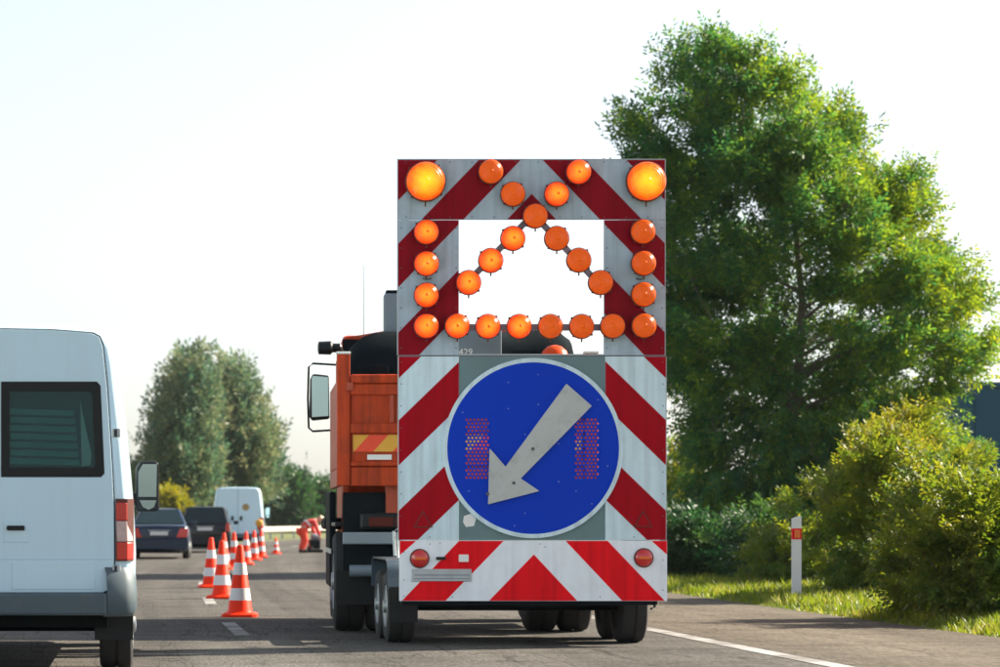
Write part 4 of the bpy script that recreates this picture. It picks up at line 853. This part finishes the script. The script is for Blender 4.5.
# cab
cw = 1.13
cabp = [(2.75, 0.95), (4.45, 0.95), (4.5, 1.75), (4.22, 3.02), (4.05, 3.13), (2.85, 3.16), (2.75, 3.08)]
cab = MB().prism_x(cabp, -cw, cw).build('cab', M['orange'], trk, bevel=0.06)
MB().add([(-cw + 0.05, 2.80, 3.13), (cw - 0.05, 2.80, 3.13), (cw - 0.1, 4.05, 3.12), (-cw + 0.1, 4.05, 3.12), (-cw * 0.5, 2.85, 3.22), (cw * 0.5, 2.85, 3.22), (cw * 0.5, 3.9, 3.2), (-cw * 0.5, 3.9, 3.2)],
         [(0, 1, 5, 4), (1, 2, 6, 5), (2, 3, 7, 6), (3, 0, 4, 7), (4, 5, 6, 7)]).build('cab_roof', M['orange_dark'], cab)
bx('rear_panel', M['tarp'], cab, -1.125, 1.125, 2.735, 2.749, 1.6, 3.105)
bx('rear_window', M['car_glass'], cab, -0.8, 0.8, 2.725, 2.734, 2.1, 2.95)
for s in (-1, 1): bx('side_window', M['car_glass'], cab, *sorted((s * (cw - 0.01), s * (cw + 0.012))), 3.0, 3.95, 2.0, 2.85, 0.01)
# mirrors on tubular brackets
for s in (-1, 1):
    x0 = s * (cw - 0.03); x1 = s * (cw + 0.34)
    mo = MB().prism([(x0 + s * 0.14, 2.27), (x0 + s * 0.34, 2.25), (x0 + s * 0.37, 2.30), (x0 + s * 0.36, 2.72), (x0 + s * 0.33, 2.78), (x0 + s * 0.15, 2.76)], 3.62, 3.74).build('wing_mirror', M['black_plastic'], trk, bevel=0.02)
    gp = [(x0 + s * 0.155, 2.30), (x0 + s * 0.34, 2.29), (x0 + s * 0.345, 2.72), (x0 + s * 0.33, 2.755), (x0 + s * 0.16, 2.74)]
    MB().loft([[(x, 3.585 + dd + (x - x0 - s * 0.155) * s * 0.16, z) for x, z in gp] for dd in (0.0, 0.006)]).build('mirror_glass', M['mirror'], mo)
    MB().tube([(s * (cw - 0.02), 3.68, 2.88), (x0 + s * 0.33, 3.68, 2.90), (x0 + s * 0.375, 3.68, 2.86), (x0 + s * 0.385, 3.68, 2.5), (x0 + s * 0.375, 3.68, 2.17), (x0 + s * 0.33, 3.68, 2.13), (s * (cw - 0.02), 3.68, 2.15)], 0.012, 8).build('mirror_bracket', M['dark'], mo, smooth=60)
# covered load, stack, work lamp, beacon, aerial
rg = np.random.default_rng(3); secs = []
nx, ny = 22, 12; vs = []; fs = []
for j in range(ny + 1):
    for i in range(nx + 1):
        u, v = i / nx * 2 - 1, j / ny
        e = max(0, 1 - abs(u) ** 16) ** 0.4 * max(0, 1 - abs(2 * v - 1) ** 4) ** 0.5
        z = 2.25 + e * (0.84 + 0.12 * u * (1 if u < 0 else -0.5) + 0.03 * math.sin(u * 9 + v * 4) + 0.02 * math.sin(v * 14 + u * 3))
        vs.append((u * (hw - 0.07), 0.2 + v * 2.1, z))
for j in range(ny):
    for i in range(nx): fs.append((j * (nx + 1) + i, j * (nx + 1) + i + 1, (j + 1) * (nx + 1) + i + 1, (j + 1) * (nx + 1) + i))
MB().add(vs, fs).build('tarpaulin_cover', M['tarp'], trk, smooth=60)
bx('stack', M['grey_paint'], trk, -0.77, -0.50, 0.85, 1.05, 2.3, 3.44, 0.025)
bx('stack_cap', M['dark'], trk, -0.75, -0.52, 0.86, 1.04, 3.441, 3.47, 0.01)
wlp = MB().lathe([(0.03, -0.14), (0.07, -0.13), (0.075, 0.0), (0.05, 0.02), (0.05, 0.10), (0.03, 0.12)], (-hw - 0.0, 2.3, 2.98), 'x', 14).build('work_lamp', M['black_plastic'], trk, smooth=40)
MB().tube([(-hw + 0.1, 2.3, 2.98), (-hw + 0.2, 2.4, 2.8)], 0.02, 8).build('lamp_bracket', M['dark'], wlp)
bx('crate', M['tarp'], trk, -0.93, -0.76, 0.14, 0.3, 2.50, 2.66, 0.01)
bcn = MB().lathe([(0.150, 0.0), (0.150, 0.03), (0.145, 0.06), (0.12, 0.12), (0.07, 0.165), (0.02, 0.18), (0.001, 0.182)], (0.89, 0.3, 2.685), 'z', 22).build('beacon', M['beacon'], trk, smooth=60)
MB().lathe([(0.165, -0.06), (0.168, -0.002)], (0.89, 0.3, 2.685), 'z', 22).build('beacon_base', M['black_plastic'], bcn, smooth=40)
bx('beacon_post', M['dark'], bcn, 0.84, 0.94, 0.26, 0.36, 2.3, 2.624)
MB().tube([(-0.89, 2.9, 3.15), (-0.89, 2.9, 3.93)], [0.004, 0.002], 6).build('aerial', M['black_plastic'], trk)

# ------------------------------------------------------------------ the arrow-board trailer
Yt = 22.3; S = F / Yt
tr = thing('arrow_trailer', 'tall red and white striped road safety trailer with amber lamps and a blue arrow sign', 'trailer', (3.497, Yt, 0))
def q(x, y): return ((x - PX) / S - 3.497, H + (PY - y) / S)
def rect(x0, x1, y0, y1): return [(x0, y0), (x1, y0), (x1, y1), (x0, y1)]
def plate(name, poly, mat, d0, d1, parent=tr, bevel=0.0): return MB().prism([q(*p) for p in poly], d0, d1).build(name, mat, parent, bevel=bevel)
def stripes(par, r, lines, slope, mat, mirror=False, xr=398.0, mid=531.7):
    """red bands: each (y at the outer edge low, high) rising towards the middle with the given slope"""
    for lo, hi in lines:
        poly = rect(*r)
        if mirror: poly = [(2 * mid - x, y) for x, y in poly]
        p = clip(poly, slope, 1, hi + slope * xr); p = clip(p, -slope, -1, -(lo + slope * xr))
        if len(p) < 3: continue
        if mirror: p = [(2 * mid - x, y) for x, y in p]
        plate('red_stripe', p, mat, -0.0022, -0.0004, par)
def rivets(par, pts, d=-0.006):
    mb = MB()
    for x, y in pts:
        a, z = q(x, y); mb.lathe([(0.006, 0.0), (0.005, 0.004), (0.001, 0.006)], (a, -0.0022, z), 'y', 6, sgn=-1)
    mb.build('rivets', M['rivet'], par)['kind'] = 'stuff'
UP = [(100, 200.5), (244, 287.5), (333, 377)]; LOW = [(330, 379), (421, 466), (511.6, 559)]
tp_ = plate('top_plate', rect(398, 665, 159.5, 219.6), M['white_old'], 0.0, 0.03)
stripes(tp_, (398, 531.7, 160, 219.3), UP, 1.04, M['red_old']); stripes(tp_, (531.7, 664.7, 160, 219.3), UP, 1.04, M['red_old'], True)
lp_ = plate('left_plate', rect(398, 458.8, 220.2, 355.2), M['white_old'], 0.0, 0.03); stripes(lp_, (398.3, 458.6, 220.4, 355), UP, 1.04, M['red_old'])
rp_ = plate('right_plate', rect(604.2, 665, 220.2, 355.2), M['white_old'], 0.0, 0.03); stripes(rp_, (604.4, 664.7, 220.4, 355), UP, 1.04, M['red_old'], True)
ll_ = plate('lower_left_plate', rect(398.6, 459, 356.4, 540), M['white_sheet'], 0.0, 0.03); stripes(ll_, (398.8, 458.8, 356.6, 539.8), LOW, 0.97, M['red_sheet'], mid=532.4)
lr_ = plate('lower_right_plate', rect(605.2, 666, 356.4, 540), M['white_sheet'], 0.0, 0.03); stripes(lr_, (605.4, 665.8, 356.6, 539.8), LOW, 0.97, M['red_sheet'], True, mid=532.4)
# backing plate behind the disc, with the two grille openings left free
GL = [(464.6, 491.6, 418, 479.5), (574, 600.6, 418, 479.5)]
bp_ = MB()
for a in (rect(459.4, 464.6, 356.4, 540), rect(491.6, 574, 356.4, 540), rect(600.6, 604.8, 356.4, 540), rect(464.6, 491.6, 356.4, 418), rect(464.6, 491.6, 479.5, 540), rect(574, 600.6, 356.4, 418), rect(574, 600.6, 479.5, 540)):
    bp_.prism([q(*p) for p in a], 0.004, 0.030)
bp_.build('backing_plate', M['backing'], tr)
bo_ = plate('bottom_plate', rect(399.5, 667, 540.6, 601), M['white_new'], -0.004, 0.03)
for p in ([(399.8, 540.9), (416, 540.9), (399.8, 555)], [(459, 540.9), (503.5, 540.9), (445.5, 600.7), (402, 600.7)], [(533.8, 554.5), (577, 600.7), (489, 600.7)],
          [(565.5, 540.9), (607.5, 540.9), (664.5, 600.7), (622, 600.7)], [(651.5, 540.9), (666.7, 540.9), (666.7, 554.5)]):
    plate('red_stripe', p, M['red_bright'], -0.0062, -0.0044, bo_)
rivets(tp_, [(x, y) for y in (162, 217) for x in range(406, 662, 22)]); rivets(lp_, [(x, y) for x in (401, 456) for y in range(228, 352, 20)]); rivets(rp_, [(x, y) for x in (607, 662) for y in range(228, 352, 20)])
rivets(ll_, [(401, y) for y in range(362, 538, 22)] + [(430, 537)]); rivets(lr_, [(663, y) for y in range(362, 538, 22)] + [(634, 537)])
rivets(bo_, [(404, 552), (404, 580), (404, 596), (430, 544), (452, 597), (540, 544), (545, 547), (600, 597), (663, 560), (663, 590), (440, 543)], -0.01)
# dark seams between upper and lower panels and thin edge trims
plate('seam', rect(398.4, 665.4, 355.25, 356.35), M['rivet'], 0.008, 0.03)
for x in (397.4, 665.05): plate('edge_trim', rect(x, x + 0.55, 159.5, 355.2), M['galv'], -0.003, 0.032)
plate('edge_trim', rect(397.4, 665.6, 158.9, 159.45), M['galv'], -0.003, 0.032)
for x in (398.0, 666.05): plate('edge_trim', rect(x, x + 0.55, 356.4, 540), M['galv'], -0.003, 0.032)
# blue disc: white rim, blue face left open at the grilles, perforated grilles in the openings
cx, cy, Ro, Ri = 532.8, 448.2, 90.0, 86.0
circ = lambda r: [(cx + r * math.cos(2 * math.pi * k / 96), cy + r * math.sin(2 * math.pi * k / 96)) for k in range(96)]
disc = MB()
def cut(poly, x0, x1, y0, y1): return clip(clip(clip(clip(poly, -1, 0, -x0), 1, 0, x1), 0, -1, -y0), 0, 1, y1)
c = circ(Ri)
for (a, b, d, e) in ((0, 464.6, 0, 999), (491.6, 574, 0, 999), (600.6, 999, 0, 999), (464.6, 491.6, 0, 418), (464.6, 491.6, 479.5, 999), (574, 600.6, 0, 418), (574, 600.6, 479.5, 999)):
    disc.prism([q(*p) for p in cut(c, a, b, d, e)], -0.016, 0.0025)
dsc = disc.build('blue_disc', M['blue_sheet'], tr)
rim = MB(); ci, co = circ(Ri - 0.2), circ(Ro)
for k in range(96):
    a, b, d, e = [q(*p) for p in (ci[k], ci[(k + 1) % 96], co[(k + 1) % 96], co[k])]
    rim.add([(a[0], -0.0185, a[1]), (b[0], -0.0185, b[1]), (d[0], -0.0185, d[1]), (e[0], -0.0185, e[1]), (e[0], 0.002, e[1]), (d[0], 0.002, d[1])], [(0, 1, 2, 3), (3, 2, 5, 4)])
rim.build('white_rim', M['white_sheet'], dsc)
for x0, x1, y0, y1 in GL:
    mb = MB(); px, py = 3.86, 3.42; rows = int((y1 - y0) / py); pyy = (y1 - y0) / rows
    for r_ in range(rows):
        cols = 7; xo = (x0 if r_ % 2 == 0 else x0 + px / 2); yy = y0 + pyy * r_
        cells = [(xo + px * k_, xo + px * (k_ + 1)) for k_ in range(cols)]
        if r_ % 2: cells = [c_ for c_ in cells if c_[1] <= x1 + 0.01]; mb.prism([q(*p) for p in rect(x0, x0 + px / 2, yy, yy + pyy)], -0.012, -0.006)
        last = cells[-1][1]
        if last > x1 + 0.01: cells.pop(); last = cells[-1][1]
        if x1 - last > 0.05: mb.prism([q(*p) for p in rect(last, x1, yy, yy + pyy)], -0.012, -0.006)
        for a, b in cells:
            mx_, my_ = (a + b) / 2, yy + pyy / 2; out = [(a, yy), (mx_, yy), (b, yy), (b, my_), (b, yy + pyy), (mx_, yy + pyy), (a, yy + pyy), (a, my_)]
            inn = [(mx_ + 1.32 * math.cos(t_), my_ + 1.32 * math.sin(t_)) for t_ in [R(-135 + 45 * i) for i in range(8)]]
            vs = [(q(*p)[0], d_, q(*p)[1]) for d_ in (-0.012,) for p in out + inn]
            vs += [(q(*p)[0], -0.006, q(*p)[1]) for p in inn]
            fs = []
            for i in range(8):
                k2 = (i + 1) % 8; fs += [(i, k2, 8 + k2, 8 + i), (8 + i, 8 + k2, 16 + k2, 16 + i)]
            mb.add(vs, fs)
    mb.build('perforated_grille', M['blue_sheet'], dsc)
mb = MB()
for zx, zy in ((375, 218), (375, 135), (470, 205), (535, 250), (428, 550), (470, 110), (535, 450), (535, 330), (590, 480), (250, 480), (395, 590), (640, 520), (690, 400), (230, 230), (660, 190), (428, 300)):
    a, z = q(390 + zx / 3.176, 340 + zy / 3.176); mb.lathe([(0.0055, 0.0), (0.004, 0.002), (0.0005, 0.003)], (a, -0.0161, z), 'y', 6, sgn=-1)
mb.build('rivets', M['white_old'], dsc)['kind'] = 'stuff'
AR = [(558, 140), (638, 210), (413, 440), (472, 480), (310, 522), (315, 345), (365, 403)]
plate('arrow', [(390 + x / 3.176, 340 + y / 3.176) for x, y in AR], M['arrow'], -0.050, -0.0165, tr, 0.002)
for x, y in ((532, 449), (513, 483), (487, 494)):
    a, z = q(x, y); MB().lathe([(0.016, 0), (0.014, 0.005), (0.001, 0.008)], (a, -0.0502, z), 'y', 10, sgn=-1).build('bolt', M['rivet'], tr)
plate('sticker', [(464, 516), (473, 513), (476, 519), (474, 526), (466, 527), (463, 522)], M['white_reflect'], 0.002, 0.0038, tr)
# triangular reflectors, round rear lights, plate strip, handle, socket
for x, y in ((423, 521), (643, 520.5)):
    t = plate('triangle_reflector', [(x, y - 10.5), (x + 9.5, y + 6.5), (x - 9.5, y + 6.5)], M['lamp_rim'], -0.012, -0.003)
    plate('reflector_face', [(x, y - 8.2), (x + 7.6, y + 5.4), (x - 7.6, y + 5.4)], M['red_sheet'], -0.0145, -0.0121, t)
for x, y in ((419.5, 558.5), (643.5, 557.8)):
    a, z = q(x, y)
    t = MB().lathe([(0.078, 0.0), (0.076, 0.02), (0.066, 0.032), (0.03, 0.04), (0.001, 0.042)], (a, -0.0045, z), 'y', 24, sgn=-1).build('rear_light', M['lens_red'], tr, smooth=40)
    bx('light_bar', M['lens_orange'], t, a - 0.05, a + 0.05, -0.052, -0.04, z - 0.013, z + 0.013, 0.004)
    MB().lathe([(0.088, 0.0), (0.087, 0.012), (0.079, 0.013)], (a, -0.0045, z), 'y', 24, sgn=-1).build('light_ring', M['lamp_rim'], t, smooth=40)
t = plate('plate_strip', rect(411.5, 471.5, 569, 581.3), M['galv'], -0.016, -0.0065, tr, 0.004)
plate('strip_groove', rect(414, 469, 574.6, 575.6), M['grey_paint'], -0.0175, -0.0162, t); plate('strip_groove', rect(414, 469, 578.2, 579.0), M['grey_paint'], -0.0175, -0.0162, t)
plate('handle', rect(436, 445.5, 556.8, 559.8), M['black_plastic'], -0.035, -0.0065, tr, 0.004)
plate('socket', rect(458.5, 468.5, 554.5, 562), M['white_reflect'], -0.02, -0.0065, tr, 0.006)
# lamp bars across the opening
def bar(p0, p1, w, d0=0.004, d1=0.03):
    a, b = Vector(q(*p0)), Vector(q(*p1)); d = (b - a).normalized(); n = Vector((-d.y, d.x)) * w / 2
    MB().prism([tuple(a + n), tuple(b + n), tuple(b - n), tuple(a - n)], d0, d1).build('lamp_bar', M['bar'], tr)
bar((533.5, 214), (462, 288), 0.055, 0.031, 0.055); bar((534.5, 214), (604, 288), 0.055, 0.0315, 0.055); bar((452, 327), (612, 327), 0.058, 0.032, 0.056)
# lamps: housing with an amber lens as its sub-part; lens meshes are shared
def lens_mesh(r, mat):
    mb = MB(); pr = [(r, 0.0), (r * 0.985, r * 0.22), (r * 0.93, r * 0.36), (r * 0.72, r * 0.48), (r * 0.45, r * 0.55), (r * 0.22, r * 0.57), (r * 0.17, r * 0.62), (r * 0.10, r * 0.68), (0.0012, r * 0.69)]
    mb.lathe(pr, (0, 0, 0), 'y', 28, sgn=-1); o = mb.build('lens', mat, None, smooth=38); me = o.data
    at = me.attributes.new('rad', 'FLOAT', 'POINT')
    for v in me.vertices: at.data[v.index].value = max(0.0, 1 - math.hypot(v.co.x, v.co.z) / r)
    bpy.data.objects.remove(o); return me
def house_mesh(r):
    mb = MB(); mb.lathe([(r * 0.9, -0.05), (r * 1.02, -0.035), (r * 1.06, 0.0), (r * 1.055, r * 0.14), (r * 1.0, r * 0.17)], (0, 0, 0), 'y', 28, sgn=-1)
    for k in range(4):
        a = R(50 + 90 * k); mb.box(r * 1.06 * math.cos(a) - 0.009, r * 1.06 * math.cos(a) + 0.009, -0.02, 0.0, r * 1.06 * math.sin(a) - 0.009, r * 1.06 * math.sin(a) + 0.009)
    mb.box(-0.006, 0.006, -0.012, 0.0, -r * 1.3, -r)
    o = mb.build('lamp', M['lamp_rim'], None, smooth=38); me = o.data; bpy.data.objects.remove(o); return me
rs, rbig = 0.107, 0.172
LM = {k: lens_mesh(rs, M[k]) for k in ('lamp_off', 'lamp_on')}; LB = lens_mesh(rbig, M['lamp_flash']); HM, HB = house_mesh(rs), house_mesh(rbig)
ON = [(595, 73), (526, 143), (387, 283), (317, 353), (247, 423), (113, 263), (113, 363), (113, 463), (113, 561), (211, 561), (308, 562), (407, 562)]
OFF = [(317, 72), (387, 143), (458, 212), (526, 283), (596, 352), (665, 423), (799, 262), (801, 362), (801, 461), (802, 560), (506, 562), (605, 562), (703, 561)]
def lamp(zx, zy, big, mat):
    x, z = q(390 + zx / 3.176, 150 + zy / 3.176)
    h = bpy.data.objects.new('big_lamp' if big else 'lamp', HB if big else HM); C.objects.link(h); h.parent = tr; h.location = (x, -0.051, z)
    l = bpy.data.objects.new('lens', LB if big else LM[mat]); C.objects.link(l); l.parent = h; l.location = (0, -0.012, 0); l.rotation_euler = (0, random.uniform(0, 6), 0)
for a in ON: lamp(*a, False, 'lamp_on')
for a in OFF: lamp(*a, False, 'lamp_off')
lamp(110, 103, True, None); lamp(809, 103, True, None)
for x, y in ((427, 279), (640, 279)):
    a, z = q(x, y); MB().tube([(a - 0.04, -0.012, z + 0.004), (a, -0.016, z - 0.006), (a + 0.04, -0.012, z + 0.004)], 0.006, 6).build('clip', M['rivet'], tr)
# grey control cabinet seen through the opening, with its number
x0, z0 = q(463, 356); x1, z1 = q(508.5, 328)
cb = bx('control_cabinet', M['grey_paint'], tr, x0, x1, 0.42, 0.72, z0 - 0.15, z1 + 0.03, 0.012)
fc = bpy.data.curves.new('number', 'FONT'); fc.body = '429'; fc.size = 0.085; fc.extrude = 0.001; fo = bpy.data.objects.new('number', fc); C.objects.link(fo)
bpy.context.view_layer.update(); me = bpy.data.meshes.new_from_object(fo.evaluated_get(bpy.context.evaluated_depsgraph_get())); bpy.data.objects.remove(fo)
me.materials.clear(); me.materials.append(M['white_reflect']); no = bpy.data.objects.new('number', me); C.objects.link(no); no.parent = cb
no.rotation_euler = (R(90), 0, 0); no.location = (x0 + 0.015, 0.417, q(0, 352)[1])
# rear frame, bed, fenders, wheels, drawbar
for s in (-1, 1): bx('mast', M['galv'], tr, *sorted((s * 1.08, s * 1.15)), 0.057, 0.13, 0.55, 4.28, 0.008)
for z in (0.95, 2.58, 4.2): bx('cross_rail', M['galv'], tr, -1.08, 1.08, 0.06, 0.11, z - 0.03, z + 0.03)
bx('bed', M['dark'], tr, -1.02, 1.02, 0.135, 2.0, 0.50, 0.60)
bx('rear_beam', M['dark'], tr, -1.15, 1.12, 0.033, 0.055, 0.365, 0.47)
bx('light_beam', M['black_plastic'], tr, -1.16, 1.13, 0.06, 0.134, 0.37, 0.44)
MB().tube([(0, 2.0, 0.55), (-0.1, 2.6, 0.58)], 0.05, 10).build('drawbar', M['dark'], tr, smooth=50)
wx = 3.44 - 3.497
for s in (-1, 1):
    for y in (0.72, 1.50): wheel(tr, wx + s * 1.06, y, 0.33, 0.245, s)
    fpts = []
    xa, xb = sorted((wx + s * 0.925, wx + s * 1.20))
    prf = [(0.30, 0.50), (0.31, 0.66), (0.38, 0.745), (0.50, 0.775), (1.72, 0.775), (1.85, 0.745), (1.91, 0.66), (1.92, 0.50)]
    secs = [[(xa, y, z), (xb, y, z), (xb, y + (0.012 if y < 1 else -0.012), z - 0.014), (xa, y + (0.012 if y < 1 else -0.012), z - 0.014)] for y, z in prf]
    MB().loft(secs).build('fender', M['fender'], tr, smooth=40)
    if s < 0: bx('mudflap', M['black_plastic'], tr, xa + 0.01, xb - 0.005, 0.285, 0.298, 0.20, 0.52)
    bx('axle_arm', M['dark'], tr, *sorted((wx + s * 0.55, wx + s * 0.93)), 1.05, 1.17, 0.30, 0.42)
for y in (0.72, 1.50): MB().tube([(wx - 0.95, y, 0.33), (wx + 0.95, y, 0.33)], 0.04, 10).build('axle', M['dark'], tr, smooth=50)
MB().tube([(-1.0, 0.3, 0.40), (-0.6, 0.3, 0.35), (-0.3, 0.3, 0.37), (0.1, 0.3, 0.42)], 0.010, 6).build('cable', M['dark'], tr); MB().tube([(-1.0, 0.35, 0.37), (-0.5, 0.35, 0.36), (0.0, 0.35, 0.41)], 0.008, 6).build('cable', M['dark'], tr)
MB().prism([(-0.35, 0.50), (0.95, 0.50), (0.95, 0.40), (-0.1, 0.38), (-0.3, 0.44)], 0.5, 0.6).build('cross_member', M['dark'], tr)
x, z = q(656, 606); MB().tube([(x - 0.02, 0.05, z + 0.06), (x, 0.05, z - 0.01), (x - 0.04, 0.05, z - 0.03)], 0.012, 6).build('hook', M['dark'], tr)
# corner stays behind the panel, bright fender bracket on the left
MB().tube([(-1.19, 0.32, 0.80), (-1.20, 0.34, 1.02), (-1.14, 0.34, 1.06), (-1.05, 0.12, 1.06)], 0.014, 8).build('stay', M['galv'], tr, smooth=60)
MB().tube([(-1.15, 0.42, 0.78), (-1.16, 0.44, 1.00), (-1.06, 0.2, 1.03)], 0.012, 8).build('stay', M['galv'], tr, smooth=60)

# ------------------------------------------------------------------ thin haze over the whole place
hz = MB().box(-1000, 1600, -1600, 2500, -1.2, 16.5).build('haze', None or bpy.data.materials.new('haze_air'))
hm = hz.data.materials[0]; hm.use_nodes = True; N = hm.node_tree.nodes; N.remove(N['Principled BSDF'])
pv = N.new('ShaderNodeVolumePrincipled'); pv.inputs['Color'].default_value = (0.86, 0.93, 1.0, 1); pv.inputs['Density'].default_value = 0.00009; pv.inputs['Anisotropy'].default_value = 0.2
hm.node_tree.links.new(pv.outputs[0], N['Material Output'].inputs['Volume'])
tag(hz, 'thin pale summer haze lying over the road', 'haze', kind='stuff')
